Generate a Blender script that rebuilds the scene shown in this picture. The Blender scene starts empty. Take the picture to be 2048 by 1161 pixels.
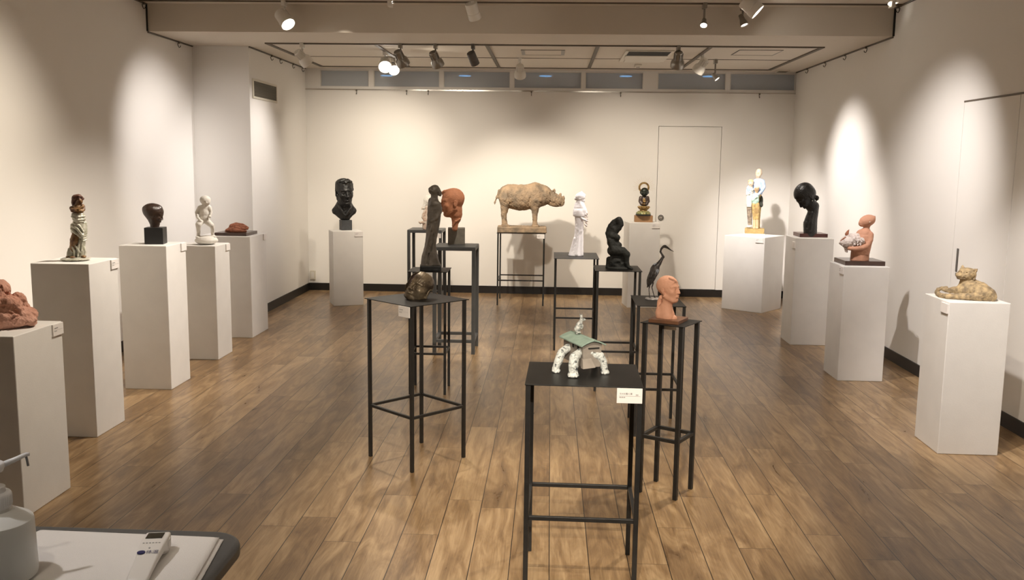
import bpy, bmesh, math, random
import numpy as np
from mathutils import Vector, Matrix
random.seed(7); np.random.seed(7)
scn = bpy.context.scene
C = scn.collection
PI = math.pi

# ------------------------------------------------------------------ camera
FOC, YAW, PITCH, ROLL, CAMH = 1830.0, 0.0405, 0.1388, -0.0126, 1.6
def _basis():
    cy, sy = math.cos(YAW), math.sin(YAW)
    f = Vector((-sy*math.cos(PITCH), cy*math.cos(PITCH), -math.sin(PITCH)))
    r0 = Vector((cy, sy, 0)); d0 = f.cross(r0)
    r = math.cos(ROLL)*r0 + math.sin(ROLL)*d0
    d = -math.sin(ROLL)*r0 + math.cos(ROLL)*d0
    return r, d, f
CR, CD, CF = _basis()
CO = Vector((0, 0, CAMH))
def ray(u, v): return CR*((u-1024)/FOC) + CD*((v-580.5)/FOC) + CF
def at_z(u, v, z): d = ray(u, v); return CO + d*((z-CAMH)/d.z)
def at_y(u, v, y): d = ray(u, v); return CO + d*(y/d.y)
def at_x(u, v, x): d = ray(u, v); return CO + d*(x/d.x)
def proj(P):
    q = Vector(P)-CO; z = q.dot(CF)
    return (1024+FOC*q.dot(CR)/z, 580.5+FOC*q.dot(CD)/z)
def on_floor(u, Y, z):
    # world point at depth Y and height z that is seen at column u
    x = 0.0
    for _ in range(8):
        x += (u-proj((x, Y, z))[0])*Y/FOC
    return Vector((x, Y, z))
cam = bpy.data.cameras.new('camera'); camo = bpy.data.objects.new('camera', cam); C.objects.link(camo)
cam.sensor_width = 36; cam.lens = FOC/2048*36; cam.clip_end = 60; cam.clip_start = .05
m = Matrix((( CR.x, -CD.x, -CF.x, CO.x), (CR.y, -CD.y, -CF.y, CO.y), (CR.z, -CD.z, -CF.z, CO.z), (0, 0, 0, 1)))
camo.matrix_world = m
scn.camera = camo

# ------------------------------------------------------------------ materials
def nodes(name):
    m = bpy.data.materials.new(name); m.use_nodes = True
    nt = m.node_tree; b = nt.nodes['Principled BSDF']
    return m, nt, b
def mat(name, col, rough=.6, metal=0., var=0., vscale=20., col2=None, bump=0., bscale=60., spec=.5, coat=0., detail=4., pos=(.36, .64)):
    m, nt, b = nodes(name)
    b.inputs['Base Color'].default_value = (*col, 1); b.inputs['Roughness'].default_value = rough
    b.inputs['Metallic'].default_value = metal; b.inputs['Specular IOR Level'].default_value = spec
    if coat: b.inputs['Coat Weight'].default_value = coat; b.inputs['Coat Roughness'].default_value = .2
    tc = nt.nodes.new('ShaderNodeTexCoord')
    if var or col2:
        n = nt.nodes.new('ShaderNodeTexNoise'); n.inputs['Scale'].default_value = vscale; n.inputs['Detail'].default_value = detail
        nt.links.new(tc.outputs['Object'], n.inputs['Vector'])
        r = nt.nodes.new('ShaderNodeValToRGB')
        c2 = col2 if col2 else tuple(c*(1-var) for c in col)
        r.color_ramp.elements[0].position, r.color_ramp.elements[1].position = pos
        r.color_ramp.elements[0].color = (*c2, 1); r.color_ramp.elements[1].color = (*col, 1)
        nt.links.new(n.outputs['Fac'], r.inputs['Fac']); nt.links.new(r.outputs['Color'], b.inputs['Base Color'])
    if bump:
        n2 = nt.nodes.new('ShaderNodeTexNoise'); n2.inputs['Scale'].default_value = bscale; n2.inputs['Detail'].default_value = 5
        nt.links.new(tc.outputs['Object'], n2.inputs['Vector'])
        bp = nt.nodes.new('ShaderNodeBump'); bp.inputs['Strength'].default_value = bump; bp.inputs['Distance'].default_value = .0025
        nt.links.new(n2.outputs['Fac'], bp.inputs['Height']); nt.links.new(bp.outputs['Normal'], b.inputs['Normal'])
    return m
def emit(name, col, st):
    m, nt, b = nodes(name)
    b.inputs['Base Color'].default_value = (*col, 1)
    b.inputs['Emission Color'].default_value = (*col, 1); b.inputs['Emission Strength'].default_value = st
    return m
def floor_mat():
    m, nt, b = nodes('wood_plank_floor'); N = nt.nodes; L = nt.links
    def math_(op, a, bb=None, c=None):
        n = N.new('ShaderNodeMath'); n.operation = op
        for i, x in enumerate((a, bb, c)):
            if x is None: continue
            if isinstance(x, (int, float)): n.inputs[i].default_value = x
            else: L.new(x, n.inputs[i])
        return n.outputs[0]
    tc = N.new('ShaderNodeTexCoord'); sp = N.new('ShaderNodeSeparateXYZ'); L.new(tc.outputs['Object'], sp.inputs[0])
    W, LEN = .1595, 1.22
    xs = math_('DIVIDE', math_('SUBTRACT', sp.outputs[0], .0217-10*.1595), W)
    row = math_('FLOOR', xs); fx = math_('FRACT', xs)
    wn = N.new('ShaderNodeTexWhiteNoise'); wn.noise_dimensions = '1D'; L.new(row, wn.inputs['W'])
    ys = math_('ADD', math_('DIVIDE', sp.outputs[1], LEN), math_('MULTIPLY', wn.outputs['Value'], 1.0))
    ci = math_('FLOOR', ys); fy = math_('FRACT', ys)
    cb = N.new('ShaderNodeCombineXYZ'); L.new(row, cb.inputs[0]); L.new(ci, cb.inputs[1])
    wn2 = N.new('ShaderNodeTexWhiteNoise'); wn2.noise_dimensions = '3D'; L.new(cb.outputs[0], wn2.inputs['Vector'])
    # groove mask
    def edge(f, w):
        d = math_('MINIMUM', f, math_('SUBTRACT', 1.0, f))
        return math_('LESS_THAN', d, w)
    gr = math_('MAXIMUM', edge(fx, .0017/W), edge(fy, .0011/LEN))
    # grain, different on every plank
    off = N.new('ShaderNodeVectorMath'); off.operation = 'MULTIPLY_ADD'
    L.new(wn2.outputs['Color'], off.inputs[0]); off.inputs[1].default_value = (37, 53, 11)
    sc = N.new('ShaderNodeVectorMath'); sc.operation = 'MULTIPLY'; L.new(tc.outputs['Object'], sc.inputs[0]); sc.inputs[1].default_value = (1, .17, 1)
    L.new(sc.outputs[0], off.inputs[2])
    g1 = N.new('ShaderNodeTexNoise'); g1.inputs['Scale'].default_value = 14; g1.inputs['Detail'].default_value = 6; g1.inputs['Distortion'].default_value = 1.2; g1.inputs['Roughness'].default_value = .6
    L.new(off.outputs[0], g1.inputs['Vector'])
    sc2 = N.new('ShaderNodeVectorMath'); sc2.operation = 'MULTIPLY'; L.new(off.outputs[0], sc2.inputs[0]); sc2.inputs[1].default_value = (7, 1.2, 1)
    g2 = N.new('ShaderNodeTexNoise'); g2.inputs['Scale'].default_value = 26; g2.inputs['Detail'].default_value = 4
    L.new(sc2.outputs[0], g2.inputs['Vector'])
    f = math_('ADD', math_('MULTIPLY', g1.outputs['Fac'], .85), math_('MULTIPLY', g2.outputs['Fac'], .25))
    f = math_('ADD', f, math_('MULTIPLY', math_('SUBTRACT', wn2.outputs['Value'], .5), .17))
    r = N.new('ShaderNodeValToRGB'); r.color_ramp.elements[0].position = .34; r.color_ramp.elements[1].position = .74
    r.color_ramp.elements[0].color = (.135, .078, .036, 1); r.color_ramp.elements[1].color = (.43, .295, .16, 1)
    e = r.color_ramp.elements.new(.54); e.color = (.27, .170, .083, 1)
    L.new(f, r.inputs['Fac'])
    mx = N.new('ShaderNodeMix'); mx.data_type = 'RGBA'; L.new(gr, mx.inputs['Factor']); L.new(r.outputs['Color'], mx.inputs[6]); mx.inputs[7].default_value = (.012, .007, .004, 1)
    L.new(mx.outputs[2], b.inputs['Base Color'])
    rr = math_('ADD', .24, math_('MULTIPLY', g1.outputs['Fac'], .12)); L.new(rr, b.inputs['Roughness'])
    b.inputs['Specular IOR Level'].default_value = .5
    bp = N.new('ShaderNodeBump'); bp.inputs['Strength'].default_value = .25; bp.inputs['Distance'].default_value = .0015
    h = math_('SUBTRACT', math_('MULTIPLY', g2.outputs['Fac'], .03), gr); L.new(h, bp.inputs['Height']); L.new(bp.outputs['Normal'], b.inputs['Normal'])
    return m
M = {}
M['wall'] = mat('white_wallpaper', (.80, .775, .735), .85, bump=.12, bscale=260)
M['ceil'] = mat('beige_ceiling_paint', (.66, .60, .52), .9, bump=.06, bscale=200)
M['floor'] = floor_mat()
M['base'] = mat('black_baseboard', (.012, .010, .009), .45)
M['gap'] = mat('dark_gap', (.02, .018, .016), .9)
M['plinth'] = mat('white_plinth_paint', (.79, .77, .74), .7, var=.04, vscale=6, bump=.15, bscale=160)
M['card'] = mat('white_card', (.84, .80, .77), .75)
M['ink'] = mat('black_ink', (.03, .03, .03), .8)
M['inkg'] = mat('grey_ink', (.40, .39, .38), .8)
M['black'] = mat('black_steel', (.016, .015, .014), .42, var=.3, vscale=30)
M['plate'] = mat('black_steel_plate', (.011, .0105, .010), .42, var=.3, vscale=12, spec=.22)
M['grey'] = mat('grey_painted_steel', (.075, .078, .080), .45, var=.15, vscale=10)
M['rail'] = mat('brown_grey_rail', (.14, .12, .10), .5, metal=.3)
M['chrome'] = mat('polished_rail', (.62, .60, .56), .25, metal=.9)
M['groove'] = mat('ceiling_track', (.125, .10, .075), .6)
M['pane'] = None
M['frame'] = mat('pale_window_frame', (.70, .67, .62), .6)
M['vent'] = mat('brown_vent', (.14, .12, .085), .6)
M['ventf'] = mat('cream_vent_frame', (.66, .62, .52), .6)
M['ac'] = mat('air_conditioner_white', (.70, .66, .58), .5)
M['lampw'] = mat('white_lamp_enamel', (.74, .71, .65), .35)
M['lampg'] = mat('grey_lamp_metal', (.30, .28, .25), .3, metal=.7)
M['lampd'] = mat('dark_lamp_housing', (.10, .09, .08), .5)
M['hot'] = emit('glowing_lens', (1, .95, .86), 14.)
M['warmlens'] = emit('soft_lens', (1, .93, .82), 2.5)
M['blue'] = emit('blue_downlight', (.25, .60, 1.0), 3.2)
M['hall'] = mat('corridor_grey', (.30, .31, .32), .9)
M['lens'] = mat('lamp_reflector', (.75, .73, .70), .2, metal=.8)

# ------------------------------------------------------------------ mesh helpers
class MB:
    def __init__(s): s.v = []; s.f = []
    def add(s, v, f):
        o = len(s.v); s.v += [tuple(p) for p in v]; s.f += [tuple(i+o for i in q) for q in f]; return s
    def box(s, c, h, rot=None):
        cx, cy, cz = c; v = []
        for z in (-1, 1):
            for (x, y) in ((-1, -1), (1, -1), (1, 1), (-1, 1)):
                p = Vector((x*h[0], y*h[1], z*h[2]))
                if rot is not None: p = rot @ p
                v.append((p.x+cx, p.y+cy, p.z+cz))
        return s.add(v, [(3, 2, 1, 0), (4, 5, 6, 7), (0, 1, 5, 4), (1, 2, 6, 5), (2, 3, 7, 6), (3, 0, 4, 7)])
    def bb(s, x0, x1, y0, y1, z0, z1): return s.box(((x0+x1)/2, (y0+y1)/2, (z0+z1)/2), ((x1-x0)/2, (y1-y0)/2, (z1-z0)/2))
    def tube(s, a, b, r0, r1=None, n=16, cap=True):
        r1 = r0 if r1 is None else r1
        a = Vector(a); b = Vector(b); d = (b-a).normalized()
        x = d.orthogonal().normalized(); y = d.cross(x); v = []
        for (p, r) in ((a, r0), (b, r1)):
            for i in range(n):
                t = 2*PI*i/n; v.append(p + x*(r*math.cos(t)) + y*(r*math.sin(t)))
        f = [(i, (i+1) % n, n+(i+1) % n, n+i) for i in range(n)]
        if cap: f += [tuple(range(n-1, -1, -1)), tuple(range(n, 2*n))]
        return s.add(v, f)
    def lathe(s, prof, n=32, at=(0, 0, 0), rot=None):
        # prof: list of (radius, height)
        v = []; f = []; k = len(prof)
        for (r, z) in prof:
            for i in range(n):
                t = 2*PI*i/n; p = Vector((r*math.cos(t), r*math.sin(t), z))
                if rot is not None: p = rot @ p
                v.append((p.x+at[0], p.y+at[1], p.z+at[2]))
        for j in range(k-1):
            for i in range(n):
                f.append((j*n+i, j*n+(i+1) % n, (j+1)*n+(i+1) % n, (j+1)*n+i))
        f.append(tuple(range(n-1, -1, -1))); f.append(tuple((k-1)*n+i for i in range(n)))
        return s.add(v, f)
    def path(s, pts, r, n=10):
        # swept tube through points; r may be a list
        P = [Vector(p) for p in pts]; k = len(P); rs = r if isinstance(r, (list, tuple)) else [r]*k
        v = []; f = []; x = None
        for j in range(k):
            d = (P[min(j+1, k-1)]-P[max(j-1, 0)]).normalized()
            x = d.orthogonal().normalized() if x is None else (x-d*x.dot(d)).normalized()
            y = d.cross(x)
            for i in range(n):
                t = 2*PI*i/n; v.append(P[j] + x*(rs[j]*math.cos(t)) + y*(rs[j]*math.sin(t)))
        for j in range(k-1):
            for i in range(n): f.append((j*n+i, j*n+(i+1) % n, (j+1)*n+(i+1) % n, (j+1)*n+i))
        f.append(tuple(range(n-1, -1, -1))); f.append(tuple((k-1)*n+i for i in range(n)))
        return s.add(v, f)
    def prism(s, poly, z0, z1):
        n = len(poly)
        v = [(p[0], p[1], z0) for p in poly] + [(p[0], p[1], z1) for p in poly]
        return s.add(v, [tuple(range(n-1, -1, -1)), tuple(range(n, 2*n))] + [(i, (i+1) % n, n+(i+1) % n, n+i) for i in range(n)])
    def build(s, name, m, parent=None, smooth=False, bevel=0, segs=2, loc=None, rotz=0, auto=None):
        me = bpy.data.meshes.new(name); me.from_pydata(s.v, [], s.f); me.update()
        o = bpy.data.objects.new(name, me); C.objects.link(o)
        if m: me.materials.append(m)
        if parent: o.parent = parent
        if loc is not None: o.location = loc
        if rotz: o.rotation_euler = (0, 0, rotz)
        if smooth or auto:
            for p in me.polygons: p.use_smooth = True
        if auto: me.set_sharp_from_angle(angle=math.radians(auto))
        if bevel:
            b = o.modifiers.new('bevel', 'BEVEL'); b.width = bevel; b.segments = segs; b.limit_method = 'ANGLE'; b.angle_limit = math.radians(40)
        return o
def tag(o, label, cat, group=None):
    o['label'] = label; o['category'] = cat
    if group: o['group'] = group
    return o
def thing(name, label, cat, loc=(0, 0, 0), rotz=0., group=None):
    o = bpy.data.objects.new(name, None); C.objects.link(o); o.empty_display_size = .1
    o.location = loc; o.rotation_euler = (0, 0, rotz)
    return tag(o, label, cat, group)
def struct(name, mb, m, parent=None, **k):
    o = mb.build(name, m, parent, **k)
    if parent is None: o['kind'] = 'structure'
    return o
# ------------------------------------------------------------------ the room
XL, XR, YB, XA, YJ = -2.97, 2.864, 11.138, -3.531, 9.05      # alcove-side wall, right wall, back wall, front left wall, jog
ZU, ZL, YS = 2.925, 2.69, 8.05                               # upper ceiling, lowered ceiling, step
Y0 = -2.2                                                    # wall behind the camera
RY0, RY1, RZ = 5.83, 6.607, 2.055                            # sliding door in the right wall
DX0, DX1, DZ = 1.275, 2.025, 2.05                            # door in the back wall
WZ0, WZ1 = 2.475, 2.672                                      # clerestory panes
T = .12
struct('floor', MB().bb(XA-T, XR+T, Y0-T, YB+T, -.06, 0), M['floor'])
struct('wall_left', MB().bb(XA-T, XA, Y0, YJ, 0, ZU+.1), M['wall'])
struct('wall_alcove', MB().bb(XA-T, XL, YJ, YB, 0, ZL+.05), M['wall'])
struct('wall_front', MB().bb(XA-T, XR+T, Y0-T, Y0, 0, ZU+.1), mat('dark_entrance_wall', (.16, .14, .12), .7))
wr = MB(); wr.bb(XR, XR+T, Y0, RY0, 0, ZU+.1).bb(XR, XR+T, RY1, YB+T, 0, ZU+.1).bb(XR, XR+T, RY0, RY1, RZ, ZU+.1).bb(XR+.05, XR+T, RY0, RY1, 0, RZ)
struct('wall_right', wr, M['wall'])
WX = [(-2.79, -2.20), (-2.144, -1.35), (-1.303, -.505), (-.46, .346), (.389, 1.075), (1.244, 2.045), (2.094, XR-.004)]
wb = MB().bb(XL, XR, YB+.05, YB+T, 0, WZ0).bb(XL, DX0, YB, YB+.05, 0, WZ0).bb(DX1, XR, YB, YB+.05, 0, WZ0).bb(DX0, DX1, YB, YB+.05, DZ, WZ0)
wb.bb(XL, XR, YB, YB+T, WZ1, ZL+.05)
xx = [XL]+[x for w in WX for x in w]+[XR]
for i in range(0, len(xx), 2):
    if xx[i+1]-xx[i] > .006: wb.bb(xx[i], xx[i+1], YB, YB+T, WZ0, WZ1)
struct('wall_back', wb, M['wall'])
struct('ceiling', MB().bb(XA-T, XR+T, Y0-T, YS+.12, ZU, ZU+.1), M['ceil'])
struct('ceiling_lowered', MB().bb(XA-T, XR+T, YS, YB+T, ZL, ZU), M['ceil'])
# baseboards
BH, BT = .09, .012
struct('baseboard_back', MB().bb(XL, XR, YB-BT, YB-.0005, 0, BH), M['base'])
struct('baseboard_alcove', MB().bb(XL+.0005, XL+BT, YJ, YB-BT, 0, BH), M['base'])
struct('baseboard_jog', MB().bb(XA, XL+BT, YJ-BT, YJ-.0005, 0, BH), M['base'])
struct('baseboard_left', MB().bb(XA+.0005, XA+BT, Y0, YJ-BT, 0, BH), M['base'])
struct('baseboard_right', MB().bb(XR-BT, XR-.0005, Y0, RY0, 0, BH).bb(XR-BT, XR-.0005, RY0+.004, RY1-.004, 0, BH).bb(XR-BT, XR-.0005, RY1, YB-BT, 0, BH), M['base'])
# doors
g = .005
d1 = struct('door_1', MB().bb(DX0+g, DX1-g, YB-.001, YB+.045, BH+.004, DZ-g), M['wall'])
lk = at_y(1321.5, 435.5, YB)
MB().tube((lk.x, YB-.012, lk.z), (lk.x, YB, lk.z), .034, n=28).build('lock_plate', M['lampd'], d1, auto=40)
k1 = MB().tube((lk.x, YB-.016, lk.z), (lk.x, YB-.011, lk.z), .026, n=28).tube((lk.x-.012, YB-.022, lk.z), (lk.x+.012, YB-.022, lk.z), .006)
k1.build('ring_pull', M['chrome'], d1, auto=40)
d2 = struct('door_2', MB().bb(XR-.001, XR+.045, RY0+g, RY1-g, BH+.004, RZ-g), M['wall'])
MB().bb(XR-.004, XR+.002, 6.507, 6.537, .875, 1.04).build('finger_pull', M['lampd'], d2, bevel=.002)
MB().bb(XR-.004, XR+.0, 6.515, 6.53, .845, .87).build('catch', M['chrome'], d2, bevel=.001)
struct('trim_1', MB().bb(XR-.003, XR-.0005, RY0-.06, RY1, RZ-.004, RZ+.008), M['groove'])
# clerestory panes with a frosted grey glass, a corridor with blue-white downlights behind them
mg, nt, b = nodes('grey_tinted_glass')
b.inputs['Base Color'].default_value = (.62, .64, .66, 1); b.inputs['Roughness'].default_value = .4
tr = nt.nodes.new('ShaderNodeBsdfTransparent'); tr.inputs['Color'].default_value = (.75, .80, .85, 1)
mx = nt.nodes.new('ShaderNodeMixShader'); mx.inputs[0].default_value = .35
nt.links.new(b.outputs[0], mx.inputs[1]); nt.links.new(tr.outputs[0], mx.inputs[2]); nt.links.new(mx.outputs[0], nt.nodes['Material Output'].inputs['Surface'])
M['pane'] = mg
for i, (x0, x1) in enumerate(WX):
    w = struct('window_%d' % (i+1), MB().bb(x0, x1, YB+.03, YB+.038, WZ0, WZ1), M['pane'])
    fr = MB(); t = .008
    fr.bb(x0, x1, YB-.004, YB+.03, WZ0, WZ0+t).bb(x0, x1, YB-.004, YB+.03, WZ1-t, WZ1).bb(x0, x0+t, YB-.004, YB+.03, WZ0+t, WZ1-t).bb(x1-t, x1, YB-.004, YB+.03, WZ0+t, WZ1-t)
    fr.build('window_frame', M['frame'], w)
HC = 2.80
co = MB().bb(XL-.3, XR+.3, YB+T, YB+3.2, HC, HC+.05).bb(XL-.3, XR+.3, YB+3.2, YB+3.3, 1.9, HC).bb(XL-.3, XR+.3, YB+T, YB+3.2, 1.9, 1.95)
co.bb(XL-.35, XL-.3, YB+T, YB+3.2, 1.9, HC).bb(XR+.3, XR+.35, YB+T, YB+3.2, 1.9, HC)
struct('wall_corridor', co, M['hall'])
bl = None
for i, u in enumerate((773, 930, 1091, 1252, 1418)):
    p = at_z(u, 151.5 + .4*i, HC-.004)
    o = MB().tube((0, 0, -.004), (0, 0, .004), .085, n=24).build('corridor_downlight', M['blue'], loc=p)
    wh = ['the bright twin track lamps at far left', 'the second track lamp from the left chrome one', 'the small white centre track lamp', 'the ceiling air conditioner', 'the pale bell lamp at right'][i]
    tag(o, ['leftmost blue-white round downlight behind the clerestory glass', 'second blue-white round downlight from the left behind the glass', 'middle one of the five blue-white downlights behind the glass', 'blue-white downlight behind the glass below the air conditioner', 'rightmost blue-white round downlight behind the clerestory glass'][i], 'downlight', 'blue downlights behind the clerestory windows')
for i, x in enumerate((-1.9, 0, 1.9)):  # added area fills, out of sight in the corridor, to lighten the panes
    l = bpy.data.lights.new('corridor_light', 'AREA'); l.shape = 'RECTANGLE'; l.size = 1.2; l.size_y = .3; l.energy = 7; l.color = (.86, .93, 1)
    o = bpy.data.objects.new('corridor_light', l); C.objects.link(o); o.location = (x, YB+1.6, HC-.02)
# picture rails
rl = MB().bb(XL, XR, YB-.016, YB-.0005, 2.436, 2.450)
struct('trim_2', rl, M['chrome'])
struct('trim_3', MB().bb(XR-.014, XR-.0005, YS+.004, YB-.02, ZL-.012, ZL-.0005), M['rail'])
struct('trim_4', MB().bb(XL+.0005, XL+.014, YJ+.002, YB-.02, ZL-.012, ZL-.0005), M['rail'])
struct('trim_5', MB().bb(XA+.0005, XA+.014, YS+.004, YJ-.002, ZL-.012, ZL-.0005), M['rail'])
struct('trim_6', MB().bb(XA+.0005, XA+.014, Y0, YS-.002, ZU-.012, ZU-.0005), M['rail'])
struct('trim_7', MB().bb(XR-.014, XR-.0005, Y0, YS-.002, ZU-.012, ZU-.0005), M['rail'])
struct('trim_8', MB().bb(XA+.0005, XA+.012, YS-.012, YS-.0005, ZL, ZU-.012), M['gap'])  # dark strip standing in for the gap shadow at the step's left end
struct('trim_9', MB().bb(XR-.014, XR-.0005, YS-.014, YS-.0005, ZL, ZU-.012), M['gap'])  # same painted gap shadow at the right end of the step
# ceiling tracks: frame, cross rails and joint lines of the lowered ceiling
def trk(n, x0, x1, y0, y1, h=.008, m='groove'): return struct('trim_%d' % n, MB().bb(x0, x1, y0, y1, ZL-h, ZL-.0003), M[m])
trk(10, -2.72, 2.50, 8.765, 8.80, .011); trk(11, -2.69, 2.47, 10.855, 10.885)
trk(12, -2.72, -2.685, 8.80, 10.855, .011); trk(13, 2.465, 2.50, 8.80, 10.855, .011)
for i, x in enumerate((-1.67, -.622, .418, 1.465)): trk(14+i, x-.017, x+.017, 8.80, 10.855, .011)
for i, (x0, x1) in enumerate(((-2.685, -1.687), (-1.653, -.639), (-.605, .401), (.435, 1.448), (1.482, 2.465))): trk(18+i, x0, x1, 9.865, 9.878, .004)
struct('trim_23', MB().bb(XA, XR, 7.872, 7.90, ZU-.010, ZU-.0003), M['groove'])
# hooks that run on the picture rails
def hook(p, ax, label):
    # ax: outward direction from the wall
    t = thing('picture_hook', label, 'hook', p, 0, 'hooks on the picture rails')
    a = Vector(ax)
    MB().box((a*.012), (.008, .008, .010)).build('slider', M['rail'], t)
    MB().path([(0, 0, -.008), a*.004+Vector((0, 0, -.03)), a*.012+Vector((0, 0, -.045)), a*.024+Vector((0, 0, -.04)), a*.026+Vector((0, 0, -.028))], .004, 6).build('hook_wire', M['lampd'], t, smooth=True)
od = ['first', 'second', 'third', 'fourth', 'fifth', 'sixth']
for i, y in enumerate((7.976-.05, 8.67, 9.27, 9.93, 10.60)):
    z = (ZL if y > YS else ZU)-.016
    hook((XR-.012, y, z), (-1, 0, 0), '%s hook from the front on the right wall rail' % od[i])
for i, y in enumerate((9.726, 10.05, 10.54, 10.94)):
    hook((XL+.012, y, ZL-.016), (1, 0, 0), '%s hook from the front on the rail above the wall vent' % od[i])
hook((XA+.012, 7.95, ZU-.016), (1, 0, 0), 'hook on the upper left rail in front of the ceiling step')
hook((XA+.012, 8.68, ZL-.016), (1, 0, 0), 'hook on the left rail between ceiling step and alcove')
for i, x in enumerate((-2.346, -1.742, -1.483, -.248, .81, 2.44)):
    hook((x, YB-.016, 2.432), (0, -1, 0), '%s hook from the left on the back wall rail' % od[i])
# vent in the alcove-side wall
t = thing('wall_vent', 'brown louvred vent in a cream frame high on the alcove wall', 'vent', (XL, 9.525, 2.295))
fr = MB()
for (a0, a1, b0, b1) in ((-.40, .40, .075, .095), (-.40, .40, -.095, -.075), (-.40, -.375, -.075, .075), (.375, .40, -.075, .075)): fr.bb(.0005, .014, a0, a1, b0, b1)
fr.build('frame', M['ventf'], t)
MB().bb(.0005, .004, -.375, .375, -.075, .075).build('backing', M['vent'], t)
for k in range(9):
    z = -.066+.0165*k
    MB().box((.008, 0, z), (.006, .375, .0015), Matrix.Rotation(.6, 3, 'Y')).build('slat', M['vent'], t)
# power outlet
p = at_y(626.5, 550, YB)
t = thing('power_outlet', 'small beige power outlet box low in the back left corner', 'outlet', (p.x, YB, p.z))
MB().bb(-.032, .032, -.03, -.0005, -.055, .055).build('outlet_box', M['ventf'], t, bevel=.003)
MB().bb(-.018, .018, -.033, -.03, -.04, .04).build('socket_plate', M['lampw'], t, bevel=.001)
# ceiling air conditioner
t = thing('ceiling_air_conditioner', 'cassette air conditioner set in the lowered ceiling with a dark intake slot', 'air conditioner', (.94, 9.58, ZL))
MB().bb(-.235, .235, -.45, .47, -.012, -.0005).build('panel', M['ac'], t, bevel=.004)
MB().bb(-.205, .205, -.43, -.10, -.0135, -.011).build('intake_slot', M['gap'], t)
MB().box((.0, -.02, -.022), (.215, .09, .005), Matrix.Rotation(-.10, 3, 'X')).build('louvre', M['ac'], t, bevel=.003)
MB().box((.0, .30, -.018), (.19, .13, .005)).build('outlet_flap', M['ac'], t, bevel=.003)
t = thing('smoke_detector', 'small square sensor on the ceiling behind the air conditioner', 'sensor', at_z(1276, 129, ZL))
MB().bb(-.04, .04, -.05, .05, -.03, -.0005).build('sensor_body', M['ac'], t, bevel=.008)
MB().tube((0, 0, -.034), (0, 0, -.03), .022).build('sensor_eye', M['lampg'], t, auto=40)
def hatch(x0, x1, y0, y1, label, wide):
    t = thing('ceiling_grille', label, 'ceiling grille', ((x0+x1)/2, (y0+y1)/2, ZL)); hx, hy = (x1-x0)/2, (y1-y0)/2
    f = MB(); w = .006
    f.bb(-hx, hx, -hy, -hy+w, -.005, -.0005).bb(-hx, hx, hy-w, hy, -.005, -.0005).bb(-hx, -hx+.003, -hy+w, hy-w, -.005, -.0005).bb(hx-.003, hx, -hy+w, hy-w, -.005, -.0005)
    f.build('frame', M['groove'], t)
    MB().bb(-hx, hx, -hy+w, hy-w, -.003, -.0005).build('cover', M['ceil'], t)
    for s in (-1, 1): MB().bb(s*hx-(wide if s > 0 else 0), s*hx+(0 if s > 0 else wide), -hy, hy, -.006, -.003).build('end_slot', M['lampg'], t)
hatch(-.315, .115, 9.16, 9.57, 'ceiling grille with grey end slots left of the air conditioner', .035)
hatch(1.775, 2.19, 9.03, 9.45, 'ceiling grille with thin end slots right of the air conditioner', .010)
t = thing('corner_vent', 'small brown vent box on the ceiling in the back right corner', 'vent', (2.66, 10.98, ZL))
MB().bb(-.065, .065, -.08, .08, -.012, -.0005).build('vent_box', M['ventf'], t)
for k in range(4): MB().bb(-.055, .055, -.07+.038*k, -.05+.038*k, -.014, -.0115).build('slot', M['vent'], t)
# ------------------------------------------------------------------ pedestals and stands
def pedestal(corner, ang, wx, wy, h, label):
    # corner: the near corner; local +x runs along ang, local +y is 90 degrees to the left of it
    c = Vector((corner[0], corner[1], 0)); a = math.radians(ang)
    ux = Vector((math.cos(a), math.sin(a), 0)); uy = Vector((-math.sin(a), math.cos(a), 0))
    ctr = c + ux*(wx/2) + uy*(wy/2)
    o = MB().bb(-wx/2, wx/2, -wy/2, wy/2, 0, h).build('plinth', M['plinth'], bevel=.004, loc=ctr, rotz=a)
    tag(o, label, 'plinth', 'white plinths around the walls')
    return dict(o=o, c=ctr, a=a, wx=wx, wy=wy, h=h)
P = {}
P['1a'] = pedestal((-2.82, 3.797), 0, .51, .395, .826, 'low white plinth nearest on the left, carrying the rough pinkish clay mound')
P['1b'] = pedestal((-2.915, 4.995), 0, .335, .345, 1.004, 'tall white plinth under the draped standing figure')
P['2'] = pedestal((-2.94, 6.11), 0, .33, .336, 1.005, 'tall white plinth under the dark head on a black cube')
P['3'] = pedestal((-2.965, 7.085), 0, .33, .325, .915, 'white plinth under the white crouching child figure')
P['4'] = pedestal((-3.14, 8.01), 0, .48, .46, .915, 'white plinth under the reddish clay hands, farthest in the left row')
P['5'] = pedestal((-2.367, 9.893), 22.6, .33, .29, .826, 'white plinth under the black bust of a man')
P['jizo'] = pedestal((.880, 10.18), 6, .345, .33, .953, 'white plinth by the door under the small gilt seated figure')
P['fam'] = pedestal((2.318, 9.955), 51.5, .49, .48, .827, 'wide white plinth turned cornerwise under the painted family figure')
P['black'] = pedestal((2.182, 8.20), 0, .335, .345, .964, 'white plinth under the bowed black head')
P['woman'] = pedestal((2.182, 6.83), 0, .335, .352, .866, 'white plinth under the terracotta torso holding an animal')
P['cat'] = pedestal((2.205, 5.078), -1, .33, .345, .867, 'bright white plinth under the lying cat, nearest on the right')

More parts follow.
